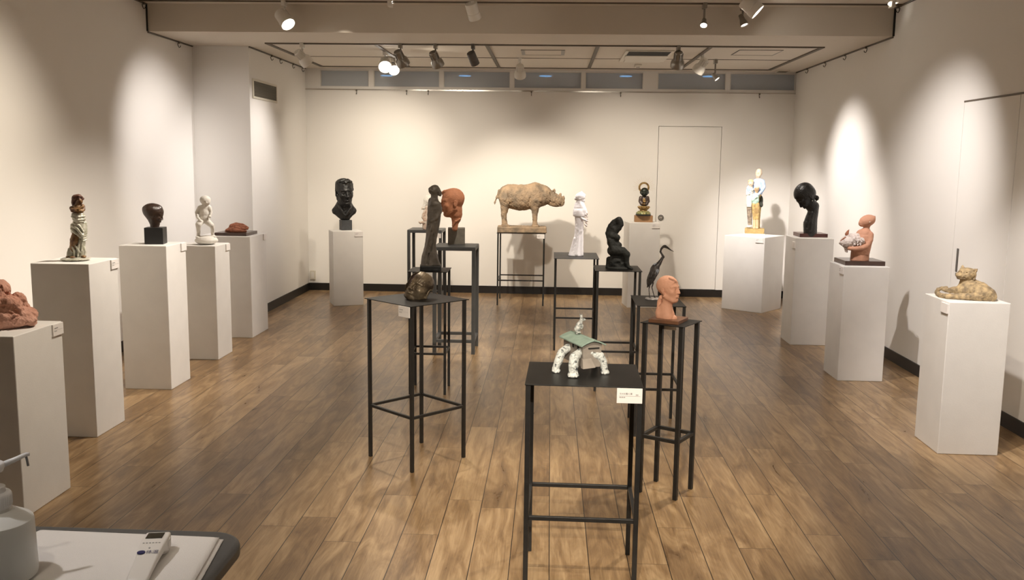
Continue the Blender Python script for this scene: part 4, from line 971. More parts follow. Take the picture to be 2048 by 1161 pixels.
s.cap([(190, 405, -45, 18), (230, 440, -70, 14), (275, 462, -70, 10)], k=8); s.cap([(205, 420, 40, 18), (240, 450, 10, 14), (280, 470, -30, 10)], k=8)
s.build('lady_body', M['white'], noise=((1.5, 40),), cutz=True, pitch=.5)
M['flower'] = mat('pinkish_white_flowers', (.78, .66, .60), .6)
rr = random.Random(3)
for (x, y) in ((262, 415), (285, 410), (272, 440), (290, 465), (270, 490), (285, 500), (262, 515), (275, 530), (255, 445), (268, 385), (290, 440), (285, 370)): s.el((x, y, -50+rr.uniform(-25, 25)), (12, 12, 11), k=3)
s.build('flowers', M['flower'], noise=((2, 9),), cutz=False, pitch=.45)
# ------------------------------------------------------------------ crouching nude
s = Sculpt('crouching_nude', 'matt black clay nude crouching on a rock with long hair thrown back', 'sculpture', 1238, 6.52, .86, (1130, 370, 6.45))
s.cap([(698, 462, 0, 44), (712, 510, -5, 42), (690, 560, -10, 40), (670, 590, -10, 32)], k=14)
s.cap([(690, 450, 10, 36), (640, 490, 20, 46), (600, 540, 20, 50), (570, 590, 10, 40), (540, 622, 0, 22)], k=16); s.cap([(705, 440, 0, 24), (735, 480, -10, 20), (742, 520, -20, 14)], k=10)
s.cap([(640, 580, 0, 54), (610, 640, 0, 62)], k=20); s.el((600, 660, 0), (70, 84, 60), k=20); s.el((668, 682, -45), (46, 44, 46), k=12); s.el((664, 680, 45), (44, 42, 44), k=12)
s.cap([(560, 640, 0, 30), (575, 720, -70, 32), (600, 800, -80, 26), (640, 850, -70, 22)], k=14); s.cap([(600, 620, 60, 34), (620, 740, 80, 30)], k=14)
s.el((620, 745, 0), (78, 84, 70), k=24); s.el((660, 780, -10), (74, 76, 50), k=20); s.el((630, 850, 0), (86, 96, 72), k=24)
s.cap([(640, 850, -55, 66), (740, 860, -70, 58), (790, 900, -75, 48)], k=20); s.cap([(790, 900, -75, 46), (790, 980, -70, 36), (810, 1050, -75, 26), (860, 1082, -85, 18)], k=14)
s.cap([(660, 850, 55, 62), (760, 880, 60, 52), (790, 960, 60, 40), (790, 1070, 60, 30)], k=20)
s.el((680, 1000, 0), (120, 110, 110), k=24); s.el((700, 1080, 0), (150, 130, 40), k=20); s.cap([(570, 960, 0, 36), (560, 1080, 0, 40)], k=20); s.el((690, 1020, -110), (40, 20, 30), k=14, mode='s'); s.el((740, 990, -110), (26, 26, 30), k=12, mode='s')
s.build('nude_figure', M['blackm'], noise=((3, 60), (1.5, 24)), cutz=True, pitch=.5)
# ------------------------------------------------------------------ gilt seated figure with halo
s = Sculpt('seated_figure', 'small gilt and dark seated monk figure with ring halo on a light wood block', 'sculpture', 1286.5, 10.34, .953, (1250, 350, 10.55), pitch=.35)
M['gilt'] = mat('gilt', (.50, .34, .13), .35, metal=.6, col2=(.20, .11, .05), vscale=40)
M['petal'] = mat('green_gold_petals', (.50, .42, .18), .4, metal=.3, col2=(.16, .20, .09), vscale=45)
M['robe'] = mat('dark_brown_robe', (.06, .035, .026), .4, var=.4, vscale=50, metal=.2)
M['rays'] = mat('thin_brass_wire', (.60, .48, .30), .4, metal=.5)
s.box_part('wood_block', M['woodl'], (193, 858), (577, 1000), -120, 120, rotz=4)
zt = s.P(385, 850, 0)[2]
def LZ(name, prof, m, cx=385, cy0=850, parent=None, **k):
    b = s.P(cx, cy0, 0); return MB().lathe([(s.L(r), s.L(z)) for r, z in prof], 40).build(name, m, parent or s.t, loc=(b[0], b[1], b[2]), auto=40)
LZ('dark_foot', [(150, -10), (160, 0), (160, 16), (148, 26)], M['blackbox'])
pt = LZ('petal_base', [(150, 24), (146, 44), (125, 68), (90, 84), (78, 92)], M['petal'])
g = MB()
for i in range(16):
    a = 2*PI*i/16; g.tube((s.L(146)*math.cos(a), s.L(146)*math.sin(a), s.L(30)), (s.L(100)*math.cos(a), s.L(100)*math.sin(a), s.L(84)), s.L(17), s.L(9), 8)
g.build('petals', M['petal'], pt, smooth=True)
LZ('neck_ring', [(78, 88), (84, 94), (80, 104), (70, 110)], M['gilt'])
lb = LZ('lotus_seat', [(72, 106), (98, 128), (116, 160), (121, 186), (116, 192), (40, 190)], M['gilt'], cx=390)
g = MB()
for i in range(14):
    a = 2*PI*i/14; g.tube((s.L(86)*math.cos(a), s.L(86)*math.sin(a), s.L(122)), (s.L(120)*math.cos(a), s.L(120)*math.sin(a), s.L(184)), s.L(9), s.L(20), 8)
g.build('lotus_petals', M['gilt'], lb, smooth=True)
s.el((403, 600, 0), (96, 80, 62), k=20); s.el((405, 540, 0), (98, 72, 100), k=20); s.cap([(330, 480, 0, 34), (318, 560, -20, 34), (350, 620, -60, 26)], k=14); s.cap([(478, 480, 0, 34), (490, 560, -20, 34), (450, 620, -60, 26)], k=14)
for q in (-1, 1): s.cap([(404+q*50, 470, -60, 10), (404+q*30, 560, -84, 10), (404+q*20, 630, -84, 10)], k=8)
s.build('robe', M['robe'], noise=((2, 24),), cutz=False, pitch=.4)
s.el((405, 545, -60), (36, 22, 52), k=10); s.el((400, 615, -66), (60, 24, 26), k=10); s.cap([(380, 560, -84, 10), (410, 575, -90, 10), (440, 560, -84, 10)], k=6)
s.build('gilt_front', M['gilt'], noise=((3, 16),), cutz=False, pitch=.4)
s.el((411, 355, -6), (84, 84, 86), k=8); s.el((408, 400, -30), (70, 60, 52), k=20); s.cap([(408, 440, 0, 40), (408, 470, 0, 40)], k=10)
for q in (-1, 1): s.el((410+q*84, 370, 0), (12, 18, 34), k=8); s.cap([(408+q*48, 385, -86, 6), (408+q*22, 388, -92, 6)], k=5)
s.cap([(408, 380, -88, 8), (408, 410, -98, 10)], k=10); s.cap([(380, 432, -80, 6), (436, 432, -80, 6)], k=5)
s.build('head', mat('green_black_bronze', (.016, .020, .014), .4, metal=.3), noise=((1.5, 20),), cutz=False, pitch=.4)
hc_ = s.P(400, 268, 60); ring = MB(); n = 48
v = []; f = []
for i in range(n):
    a = 2*PI*i/n
    for (r, dy) in ((76, -6), (116, -6), (116, 6), (76, 6)): v.append((s.L(r)*math.cos(a), s.L(dy), s.L(r)*math.sin(a)))
for i in range(n):
    for j in range(4): f.append((i*4+j, i*4+(j+1) % 4, ((i+1) % n)*4+(j+1) % 4, ((i+1) % n)*4+j))
hl = ring.add(v, f).build('halo_ring', M['gilt'], s.t, loc=tuple(hc_), auto=40)
for i in range(20):
    a = PI*(-.10+1.2*i/19); r1 = 235 if i % 2 else 205
    MB().tube((s.L(114)*math.cos(a), 0, s.L(114)*math.sin(a)), (s.L(r1)*math.cos(a), 0, s.L(r1)*math.sin(a)), s.L(1.6), s.L(1.0), 6).build('ray', M['rays'], hl)
MB().tube(tuple(s.P(400, 470, 62)), tuple(s.P(400, 345, 60)), s.L(6)).build('halo_post', M['gilt'], s.t)
# ------------------------------------------------------------------ heron
M['heron'] = mat('dark_blued_steel', (.040, .036, .034), .42, metal=.6, col2=(.13, .12, .115), vscale=26, bump=.2)
M['heronw'] = mat('bluish_white_paint', (.42, .46, .54), .5, col2=(.14, .15, .17), vscale=60)
M['disc'] = mat('white_streaked_disc', (.70, .66, .64), .4, col2=(.36, .33, .33), vscale=40)
s = Sculpt('heron', 'dark metal heron with curved neck standing on a white disc', 'sculpture', 1304.5, 5.50, .785, (1250, 470, 5.528), pitch=.45)
b = s.P(303, 712, s.D0(303, 712)); MB().lathe([(s.L(76), 0), (s.L(80), .003), (s.L(78), .008), (s.L(60), .009)], 44).build('base_disc', M['disc'], s.t, loc=(b[0], b[1], 0), auto=40)
dd = s.D0(303, 712)
s.el((305, 445, dd), (46, 44, 118), rot=(0, 22, 0), k=14); s.el((330, 390, dd), (50, 46, 62), k=20); s.cap([(285, 490, dd, 36), (258, 555, dd, 16), (246, 580, dd, 5)], k=20)
s.cap([(340, 360, dd, 38), (375, 320, dd, 26), (400, 280, dd, 17), (422, 240, dd, 13), (408, 215, dd, 11), (391, 188, dd, 11), (400, 158, dd, 11), (420, 134, dd, 12), (445, 126, dd, 14)], k=8)
s.cap([(440, 128, dd, 15), (470, 142, dd, 12), (485, 155, dd, 8), (512, 172, dd, 5), (538, 186, dd, 2)], k=6); s.cap([(430, 122, dd, 6), (405, 140, dd, 3)], k=6)
s.cap([(430, 250, dd, 8), (432, 240, dd, 5)], k=5)
s.cap([(270, 560, dd-18, 9), (266, 600, dd-18, 5), (272, 695, dd-18, 5)], k=6); s.cap([(312, 530, dd+18, 10), (298, 580, dd+18, 6), (312, 640, dd+18, 5), (325, 688, dd+18, 5)], k=6)
for x, q in ((272, -18), (326, 18)):
    for (ax, ad) in ((24, -8), (18, 16), (-16, 6)): s.cap([(x, 696 if q < 0 else 689, dd+q, 5), (x+ax, 704 if ad < 10 else 692, dd+q+ad*3, 3)], k=4)
s.cap([(330, 360, dd-44, 5), (300, 440, dd-46, 7), (270, 540, dd-30, 5)], k=8); s.cap([(350, 400, dd-36, 5), (320, 480, dd-46, 7), (285, 550, dd-30, 5)], k=8)
s.build('heron_body', M['heron'], noise=((2, 30),), cutz=False, pitch=.42)
s.el((352, 398, dd-18), (24, 34, 28), k=6); s.el((352, 425, dd-24), (10, 20, 24), k=8); s.cap([(318, 330, dd-30, 8), (345, 318, dd-26, 7)], k=6)
s.build('breast_patch', M['heronw'], noise=((3, 16),), cutz=False, pitch=.42)
# ------------------------------------------------------------------ terracotta girl head with ponytail
s = Sculpt('girl_portrait_sculpture', 'terracotta head of a girl with a ponytail looking right, on a brown wooden board', 'sculpture', 1335, 4.375, .849, (1250, 470, 5.528), pitch=.45)
bz = .849
def cpx(x, y, z): return at_z(1250+x/5.528, 470+y/5.528, z)
c1, c2, c3 = cpx(240, 965, bz), cpx(572, 997, bz), cpx(715, 948, bz)
ang_ = math.atan2(c2.y-c1.y, c2.x-c1.x); w1 = (c2-c1).length; w2 = (c3-c2).length
cc = c2 + (c1-c2)/2 + (c3-c2)/2 - s.A; lx, ly = cc.dot(s.x), cc.dot(s.f)
MB().bb(-w1/2, w1/2, -w2/2, w2/2, 0, .017).build('wood_board', M['woodm'], s.t, bevel=.0015, loc=(lx, ly, 0), rotz=ang_-s.t.rotation_euler.z)
T, R, H = s.head((487, 606, 0), 300, yaw=57, pitch=-6, roll=0, eyes=2, ears=(1, 1), deep=1.03, wide=1.0, jaw=.98, nose=.7, hair=((0, -.30, .24), (0, -.75, -.62), .012), neck=[(0, .08, -.25, .20), (0, .10, -.55, .19), (-.02, .14, -.75, .21)])
s.cap([(578, 522, -112, 5), (540, 495, -112, 8), (490, 478, -90, 10)], k=14)
s.cap([(400, 690, 40, 24), (380, 740, 55, 24), (372, 800, 50, 22), (362, 850, 45, 14)], k=10); s.el((402, 695, 40), (26, 26, 20), k=8)
s.cap([(400, 890, 10, 60), (470, 900, -10, 80), (535, 925, -30, 40)], k=50); s.cap([(380, 850, 20, 30), (430, 790, 10, 40)], k=30)
s.cap([(395, 720, 10, 4), (370, 830, 0, 4)], k=6, mode='s')
s.build('head', M['terral'], noise=((1.6, 40),), cutz=True, pitch=.42)
# ------------------------------------------------------------------ house on animal legs with rabbit
M['roof'] = mat('pale_green_roof_glaze', (.31, .415, .345), .5, var=.2, vscale=30)
M['hwall'] = mat('greyish_beige_clay', (.34, .295, .25), .8, var=.14, vscale=26, bump=.3, bscale=120)
M['hleg'] = mat('white_glaze_dark_mottle', (.64, .66, .63), .4, col2=(.07, .08, .085), vscale=70, bump=.3, bscale=90, detail=7, pos=(.34, .47))
s = Sculpt('house_sculpture', 'clay house with green roof on thick mottled animal legs, rabbit on its roof', 'sculpture', 1160, 3.45, .80, (1080, 610, 5.279), pitch=.5)
# the house has its own frame: ex along the ridge (to the left and back), ey across
ex = np.array((-.43, .90, 0)); ex /= np.linalg.norm(ex); ey = np.array((.90, .43, 0)); ey /= np.linalg.norm(ey); ez = np.array((0, 0, 1.))
N = s.P(440, 437, s.D0(350, 760)+10)        # near corner of the eaves
RL, RW = .208, .104
def HP(a, b, z): return N + ex*a + ey*b + ez*z
def ridge(t):   # roof profile across the width (0..1): curved, low ridge
    return .019*(1-abs(2*t-1)**1.5)
nb = 14; v = []; f = []
for i in range(2):
    for lay in (0, 1):
        for j in range(nb+1):
            t_ = j/nb; v.append(HP(i*RL, t_*RW, ridge(t_)+(0 if lay else -.0055)))
nn = nb+1
for j in range(nb):
    f += [(nn+j, 3*nn+j, 3*nn+j+1, nn+j+1), (j+1, 2*nn+j+1, 2*nn+j, j), (j, nn+j, nn+j+1, j+1), (2*nn+j+1, 3*nn+j+1, 3*nn+j, 2*nn+j)]
f += [(0, 2*nn, 3*nn, nn), (nb, nn+nb, 3*nn+nb, 2*nn+nb)]
rf = MB().add(v, f).build('roof', M['roof'], s.t, auto=40, bevel=.001)
MB().path([tuple(HP(-.001, RW*.5, .0185)), tuple(HP(RL+.001, RW*.5, .0185))], .0022, 8).build('ridge_cap', M['roof'], rf, smooth=True)
zb = s.P(420, 672, s.D0(350, 760)+45)[2]-N[2]
i0, i1, o0, o1 = .014, RL-.014, .012, RW-.012
v = []; f = []
for a in (i0, i1):
    prof = [(o0+.004, zb), (o0, -.004)] + [(o0+(o1-o0)*j/8, ridge((o0+(o1-o0)*j/8)/RW)-.005) for j in range(9)] + [(o1, -.004), (o1-.004, zb)]
    v += [HP(a, b, z) for b, z in prof]
k = len(prof); f = [tuple(range(k)), tuple(range(2*k-1, k-1, -1))] + [(i, k+i, k+(i+1) % k, (i+1) % k) for i in range(k)]
hb = MB().add(v, f).build('house_walls', M['hwall'], s.t, bevel=.0015)
# flared skirt at the near gable, a lintel over the gable opening and small side windows
def HB(name, a0, a1, b0, b1, z0, z1, m, parent):
    v = [HP(a, b, z) for z in (z0, z1) for (a, b) in ((a0, b0), (a0, b1), (a1, b1), (a1, b0))]
    return MB().add(v, [(3, 2, 1, 0), (4, 5, 6, 7), (0, 1, 5, 4), (1, 2, 6, 5), (2, 3, 7, 6), (3, 0, 4, 7)]).build(name, m, parent)
v = [HP(i0-.001, o0, zb*.62), HP(i0-.001, o0+.035, zb*.60), HP(i0-.014, o0-.004, zb-.001), HP(i0-.016, o0+.048, zb+.002), HP(i0+.01, o0, zb*.62), HP(i0+.01, o0+.035, zb*.6), HP(i0+.01, o0-.002, zb-.001), HP(i0+.01, o0+.048, zb)]
MB().add(v, [(0, 1, 3, 2), (4, 6, 7, 5), (0, 2, 6, 4), (1, 5, 7, 3), (0, 4, 5, 1), (2, 3, 7, 6)]).build('door_skirt', M['hwall'], hb)
HB('lintel', i0-.004, i0+.002, o0+.022, o1-.012, -.016, -.012, M['gap'], hb)
for a in (.05, .095): HB('side_window', a, a+.012, o0-.0012, o0+.004, -.024, -.010, M['gap'], hb)
dl, dr, df = s.D0(170, 715), s.D0(690, 730), s.D0(350, 768)
def leg(start, mids, foot, toes, r0, r1):
    # start: point inside the wall (local), then seen points (x, y, depth, radius) down to the foot
    s.cap_([(start, s.L(r0))]+[(s.P(*m[:3]), s.L(m[3])) for m in mids], 24)
    s.el(foot, (r1, r1*.9, r1*.55), k=14)
    for (x, y, d) in toes: s.el((x, y, d), (11, 13, 11), k=5)
    s.build('animal_leg', M['hleg'], noise=((4, 40), (2, 16)), cutz=True, pitch=.45)
def dpt(q): return q[1]/s.k*s.crop[2]
qf, ql, qr = HP(.052, o0+.012, -.030), HP(.150, o0+.012, -.030), HP(i0+.012, o0+.040, -.034)
leg(qf, [(362, 560, (dpt(qf)+df)/2-60, 50), (352, 640, df+25, 52), (350, 720, df+20, 46)], (350, 744, df+10), [(x, 759, df-26) for x in (308, 332, 358, 384)], 38, 58)
leg(ql, [(228, 505, (dpt(ql)+dl)/2-20, 44), (195, 590, dl+20, 43), (165, 675, dl+5, 37)], (170, 698, dl), [(140, 702, dl-24), (166, 712, dl-30), (194, 710, dl-20)], 40, 44)
leg(qr, [(560, 520, dr-20, 46), (630, 545, dr, 50), (668, 600, dr, 40), (680, 690, dr, 36)], (688, 712, dr), [(658, 722, dr-22), (684, 728, dr-30), (714, 724, dr-18)], 38, 44)
qb = HP(.12, o1-.01, -.034); pb = HP(.14, RW+.022, 0); db_ = dpt(pb)
s.cap_([(qb, s.L(36)), (np.array((pb[0], pb[1], N[2]-.07)), s.L(40)), (np.array((pb[0], pb[1], .012)), s.L(38))], 24); s.build('animal_leg', M['hleg'], noise=((4, 40), (2, 16)), cutz=True, pitch=.45)
# rabbit (its hind feet are fixed to the ridge)
pr = HP(RL*.60, RW*.5, .019); dr_ = pr[1]/s.k*s.crop[2]
M['rabbit'] = mat('white_grey_rabbit_glaze', (.66, .66, .62), .45, col2=(.16, .17, .16), vscale=70)
s.cap([(398, 262, dr_, 30), (408, 220, dr_, 31), (428, 185, dr_, 22)], k=12); s.el((392, 250, dr_-16), (30, 18, 32), k=10)
s.cap([(440, 158, dr_, 23), (462, 156, dr_, 15), (474, 158, dr_, 9)], k=10); s.cap([(434, 140, dr_-8, 9), (424, 110, dr_-10, 7), (418, 96, dr_-10, 3)], k=5); s.cap([(444, 138, dr_+8, 9), (440, 112, dr_+10, 7), (442, 98, dr_+10, 3)], k=5)
s.cap([(436, 200, dr_-14, 12), (448, 235, dr_-18, 9), (440, 250, dr_-18, 8)], k=6); s.cap([(440, 200, dr_+12, 11), (452, 225, dr_+10, 8)], k=6)
s.cap([(390, 275, dr_-16, 14), (400, 290, dr_-18, 11), (425, 294, dr_-18, 8)], k=6); s.cap([(395, 275, dr_+14, 14), (402, 290, dr_+14, 10), (420, 292, dr_+14, 8)], k=6); s.el((370, 262, dr_), (12, 12, 12), k=5); s.cap([(390, 285, dr_, 14), (392, 305, dr_, 12)], k=6)
rb_ = s.build('rabbit', M['rabbit'], noise=((2, 16),), cutz=False, pitch=.35)
s.el((457, 150, dr_-19), (4.5, 4, 4.5), k=1); s.build('eye', M['ink'], cutz=False, pitch=.2, parent=rb_)
# ------------------------------------------------------------------ painted family
s = Sculpt('family_figure', 'painted clay family, a tall man in blue behind two children, on an ochre block', 'sculpture', 1509, 10.25, .827, (1470, 325, 7.489), pitch=.4)
M['ochre'] = mat('ochre_base', (.52, .36, .14), .7, var=.25, vscale=30, bump=.3)
M['skin'] = mat('pale_clay_skin', (.80, .64, .48), .6, var=.15, vscale=40)
M['bluew'] = mat('light_blue_sweater', (.33, .48, .78), .6, col2=(.62, .72, .88), vscale=24)
M['whites'] = mat('whitish_shirt', (.80, .80, .72), .6)
M['mint'] = mat('mint_shirt', (.36, .58, .47), .6, col2=(.60, .74, .66), vscale=30)
M['darkj'] = mat('dark_green_shorts', (.055, .06, .045), .7, var=.4, vscale=40)
M['tanp'] = mat('ochre_trousers', (.60, .43, .17), .65, col2=(.34, .22, .09), vscale=34)
M['brownp'] = mat('mottled_grey_trousers', (.36, .29, .21), .7, col2=(.16, .12, .09), vscale=40)
d0 = s.D0(290, 1085)
MB().bb(-s.L(158), s.L(158), -s.L(120), s.L(120), 0, .012).build('base_slab', M['whites'], s.t, bevel=.003, loc=(s.P(292, 1085, 0)[0], s.L(d0+100), 0))
bt = s.P(292, 1000, d0-10)
s.bx((292, 1030, d0+95), (142, 105, 42), rd=8); s.build('base_block', M['ochre'], noise=((3, 30),), cutz=True, pitch=.5)
dm, dc, dk = d0+130, d0+40, d0+70
s.el((356, 158, dm), (48, 50, 66), rot=(0, 8, 0), k=8); s.cap([(350, 195, dm-20, 34), (345, 240, dm, 26)], k=12); s.el((345, 165, dm-50), (8, 12, 14), k=8)
for q in (-1, 1): s.el((345+q*18, 150, dm-48), (10, 6, 6), k=5, mode='s')
s.cap([(325, 186, dm-46, 3), (362, 186, dm-46, 3)], k=4, mode='s'); s.el((402, 165, dm), (6, 12, 16), k=5)
s.build('man_head', M['skin'], noise=((1.5, 30),), cutz=False, pitch=.4)
s.cap([(300, 285, dm, 30), (350, 275, dm, 42), (400, 285, dm, 34)], k=20); s.el((345, 360, dm), (76, 52, 100), k=24); s.el((345, 450, dm), (66, 48, 60), k=20)
s.cap([(415, 290, dm, 32), (436, 370, dm-20, 26), (405, 430, dm-60, 22), (350, 480, dc-75, 18)], k=10)
s.cap([(300, 285, dm, 30), (240, 340, dm, 26), (195, 385, dk-10, 22), (215, 450, dk-40, 16)], k=10)
s.build('sweater', M['bluew'], noise=((2, 30),), cutz=False, pitch=.4)
s.el((388, 575, dm-10), (32, 44, 78), k=14); s.el((392, 640, dm-10), (28, 40, 34), k=14); s.build('shorts', M['darkj'], noise=((2, 24),), cutz=False, pitch=.4)
s.cap([(352, 500, dm, 46), (352, 680, dm, 40), (345, 850, dm, 30), (345, 985, dm, 28)], k=14); s.build('man_legs', M['tanp'], noise=((2, 24),), cutz=False, pitch=.4)
s.el((238, 310, dk), (40, 42, 50), k=8); s.cap([(236, 345, dk, 26), (236, 380, dk, 20)], k=8); s.el((232, 322, dk-42), (6, 8, 10), k=6); s.build('child_head', M['skin'], noise=((1.5, 24),), cutz=False, pitch=.4)
s.el((238, 285, dk+4), (43, 44, 30), k=8); s.build('child_hair', mat('pale_blond_hair', (.72, .55, .30), .6), noise=((2, 14),), cutz=False, pitch=.4)
s.cap([(205, 405, dk, 26), (236, 400, dk, 34), (262, 410, dk, 24)], k=16); s.el((216, 520, dk), (46, 44, 110), k=20); s.cap([(212, 540, dk, 44), (212, 620, dk, 45), (212, 650, dk, 42)], k=12, clip=(s.P(0, 662, dk), np.array((0, 0, -1.))))
s.cap([(186, 420, dk, 22), (185, 480, dk-20, 20), (215, 470, dk-50, 14)], k=8); s.build('long_shirt', M['whites'], noise=((2, 30),), cutz=False, pitch=.4)
s.cap([(200, 640, dk, 26), (205, 760, dk, 24), (215, 930, dk, 19)], k=8); s.cap([(232, 640, dk, 26), (232, 760, dk, 22), (236, 930, dk, 18)], k=8); s.build('mottled_trousers', M['brownp'], noise=((2, 18),), cutz=False, pitch=.4)
s.el((205, 962, dk-20), (36, 40, 22), k=8); s.el((236, 958, dk-10), (24, 36, 20), k=8); s.build('white_shoes', M['whites'], cutz=False, pitch=.4)
s.el((326, 400, dc), (36, 38, 46), k=8); s.cap([(324, 430, dc, 24), (322, 460, dc, 20)], k=8); s.el((320, 408, dc-38), (6, 8, 8), k=6)
s.build('boy_head', mat('tan_clay_face', (.56, .37, .20), .6, var=.2, vscale=30), noise=((1.5, 24),), cutz=False, pitch=.4)
s.el((328, 378, dc+6), (39, 40, 28), k=8); s.build('boy_hair', M['skin'], noise=((2, 14),), cutz=False, pitch=.4)
s.cap([(285, 490, dc, 24), (318, 480, dc, 30), (352, 492, dc, 22)], k=14); s.el((305, 560, dc), (54, 42, 82), k=18, clip=(s.P(0, 634, dc), np.array((0, 0, -1.)))); s.cap([(275, 500, dc, 22), (268, 570, dc-25, 18), (320, 520, dc-50, 14)], k=8)
s.build('mint_shirt', M['mint'], noise=((2, 24),), cutz=False, pitch=.4)
s.cap([(288, 630, dc, 32), (286, 740, dc, 30), (290, 850, dc, 24)], k=8); s.cap([(335, 630, dc, 32), (338, 740, dc, 30), (335, 850, dc, 24)], k=8); s.build('ochre_trousers', M['tanp'], noise=((2, 20),), cutz=False, pitch=.4)
for x in (290, 332): s.cap([(x, 860, dc, 22), (x, 950, dc, 23)], k=6); s.el((x-3, 982, dc-16), (26, 42, 20), k=8); s.build('boot', mat('pale_tan_boot', (.66, .50, .30), .6), cutz=False, pitch=.4)
# ------------------------------------------------------------------ bowed black head
s = Sculpt('bowed_portrait_sculpture', 'large black bowed head with hair bun on a dark red wooden base', 'sculpture', 1619, 8.37, .964, (1570, 355, 8.6), pitch=.5)
a, b, c_ = at_z(1570+150/8.6, 355+985/8.6, .964), at_z(1570+275/8.6, 355+1036/8.6, .964), at_z(1570+722/8.6, 355+1036/8.6, .964)
w1 = (c_-b).length; ctr = (b+c_)/2 + Vector((0, w1*.5, 0)) - s.A
MB().bb(-w1/2, w1/2, -w1*.46, w1*.46, 0, s.P(275, 972, ((b-s.A).dot(s.f))/s.k*8.6)[2]).build('wood_base', M['woodr'], s.t, bevel=.002, loc=(ctr.dot(s.x), ctr.dot(s.f), 0), rotz=-s.t.rotation_euler.z)
T, R, H = s.head((352, 330, 0), 440, yaw=-64, pitch=50, roll=0, eyes=1, ears=(1, 1), wide=.98, deep=.98, nose=.7, hair=((0, -.30, .20), (0, -.62, -.78), .020))
s.el((355, 262, 0), (172, 150, 140), rot=(0, 8, 0), k=20)
s.el((550, 358, 0), (34, 32, 44), k=10); s.cap([(490, 330, 0, 44), (545, 350, 0, 30)], k=14)
s.cap([(450, 480, 0, 92), (500, 500, 10, 72)], k=40); s.cap([(490, 500, 0, 78), (480, 600, 0, 84), (450, 700, 0, 96), (430, 800, 0, 112), (430, 960, 0, 108)], k=40); s.cap([(545, 470, 10, 26), (540, 600, 10, 28), (520, 760, 0, 24), (515, 960, 0, 26)], k=30)
s.cap([(420, 640, -70, 8), (400, 740, -90, 10), (380, 860, -100, 8)], k=30, mode='s'); s.cap([(480, 620, -80, 14), (450, 760, -100, 18), (440, 900, -100, 14)], k=30)
s.build('head', M['blackc'], noise=((2.5, 40),), cutz=True, pitch=.5)
s.el((470, 402, -92), (9, 8, 12), k=2); s.build('earring', M['chrome'], cutz=False, pitch=.3)
# ------------------------------------------------------------------ torso holding an animal
s = Sculpt('torso_with_animal', 'terracotta torso with tilted head embracing a white shaggy animal head, on a dark wooden base', 'sculpture', 1718, 7.0, .866, (1660, 420, 9.675), pitch=.45)
b, c_ = at_z(1660+320/9.675, 420+1086/9.675, .866), at_z(1660+1045/9.675, 420+1086/9.675, .866); w1 = (c_-b).length; ctr = (b+c_)/2 + Vector((0, w1*.48, 0)) - s.A
zt = s.P(320, 997, ((b-s.A).dot(s.f))/s.k*9.675)[2]
MB().bb(-w1/2, w1/2, -w1*.47, w1*.47, 0, zt).build('wood_base', M['woodd'], s.t, bevel=.002, loc=(ctr.dot(s.x), ctr.dot(s.f), 0), rotz=-s.t.rotation_euler.z)
s.cap([(568, 990, 0, 172), (580, 850, 0, 170), (610, 700, 0, 175), (660, 570, 0, 160), (670, 500, 0, 130)], k=50)
s.cap([(590, 470, 10, 80), (690, 450, 0, 90), (760, 490, -20, 66)], k=50); s.cap([(690, 430, 0, 62), (705, 360, 0, 56), (715, 300, 0, 60)], k=30)
s.el((722, 212, 0), (152, 125, 112), rot=(0, -22, 0), k=20); s.cap([(640, 250, -20, 72), (610, 270, -30, 52)], k=40); s.cap([(590, 215, -60, 16), (585, 250, -66, 22)], k=14); s.el((600, 285, -60), (30, 26, 16), k=16)
s.cap([(810, 190, 0, 60), (855, 145, 0, 24), (870, 126, 0, 9)], k=24); s.el((768, 228, -98), (22, 16, 30), rot=(0, -24, 0), k=8)
s.cap([(775, 490, -40, 66), (775, 590, -90, 56), (720, 690, -140, 50), (620, 740, -190, 46), (480, 755, -210, 44), (380, 745, -200, 40)], k=20)
s.cap([(730, 420, -70, 5), (690, 460, -90, 5), (660, 480, -110, 5)], k=8, mode='s')
s.build('figure', M['terral'], noise=((2.5, 50),), cutz=True, pitch=.5)
s.el((768, 232, -112), (10, 8, 16), k=2); s.build('earring', M['whites'], cutz=False, pitch=.3)
M['fur'] = mat('white_shaggy_glaze', (.68, .60, .56), .6, col2=(.36, .28, .24), vscale=30, bump=.3, bscale=80, pos=(.3, .5))
s.el((340, 620, -130), (140, 130, 120), k=30); s.cap([(250, 620, -150, 64), (215, 640, -150, 40)], k=20); s.cap([(400, 590, -110, 120), (520, 590, -110, 96), (620, 620, -150, 50)], k=30); s.cap([(420, 530, -90, 60), (520, 500, -80, 50)], k=50)
rr = random.Random(9)
for i in range(34):
    x = rr.uniform(230, 640); y = 600+rr.uniform(-80, 110)*(1-.5*abs(x-400)/240); dz = -200-rr.uniform(0, 40)*(1-abs(x-420)/300)
    s.cap([(x, y, dz+20, 24), (x+rr.uniform(-20, 30), y+rr.uniform(25, 50), dz-6, 8)], k=6)
s.cap([(320, 740, -130, 50), (310, 790, -140, 30), (330, 815, -150, 14)], k=16)
s.build('animal_head', M['fur'], noise=((4, 40), (2, 18)), cutz=False, pitch=.5)
s.cap([(325, 470, -120, 36), (345, 420, -120, 22), (368, 385, -120, 6)], k=10); s.build('animal_ear', M['terrad'], cutz=False, pitch=.5)
s.cap([(215, 600, -190, 14), (260, 560, -215, 16), (300, 530, -210, 12)], k=8); s.build('nose_bridge', M['terrad'], cutz=False, pitch=.5)
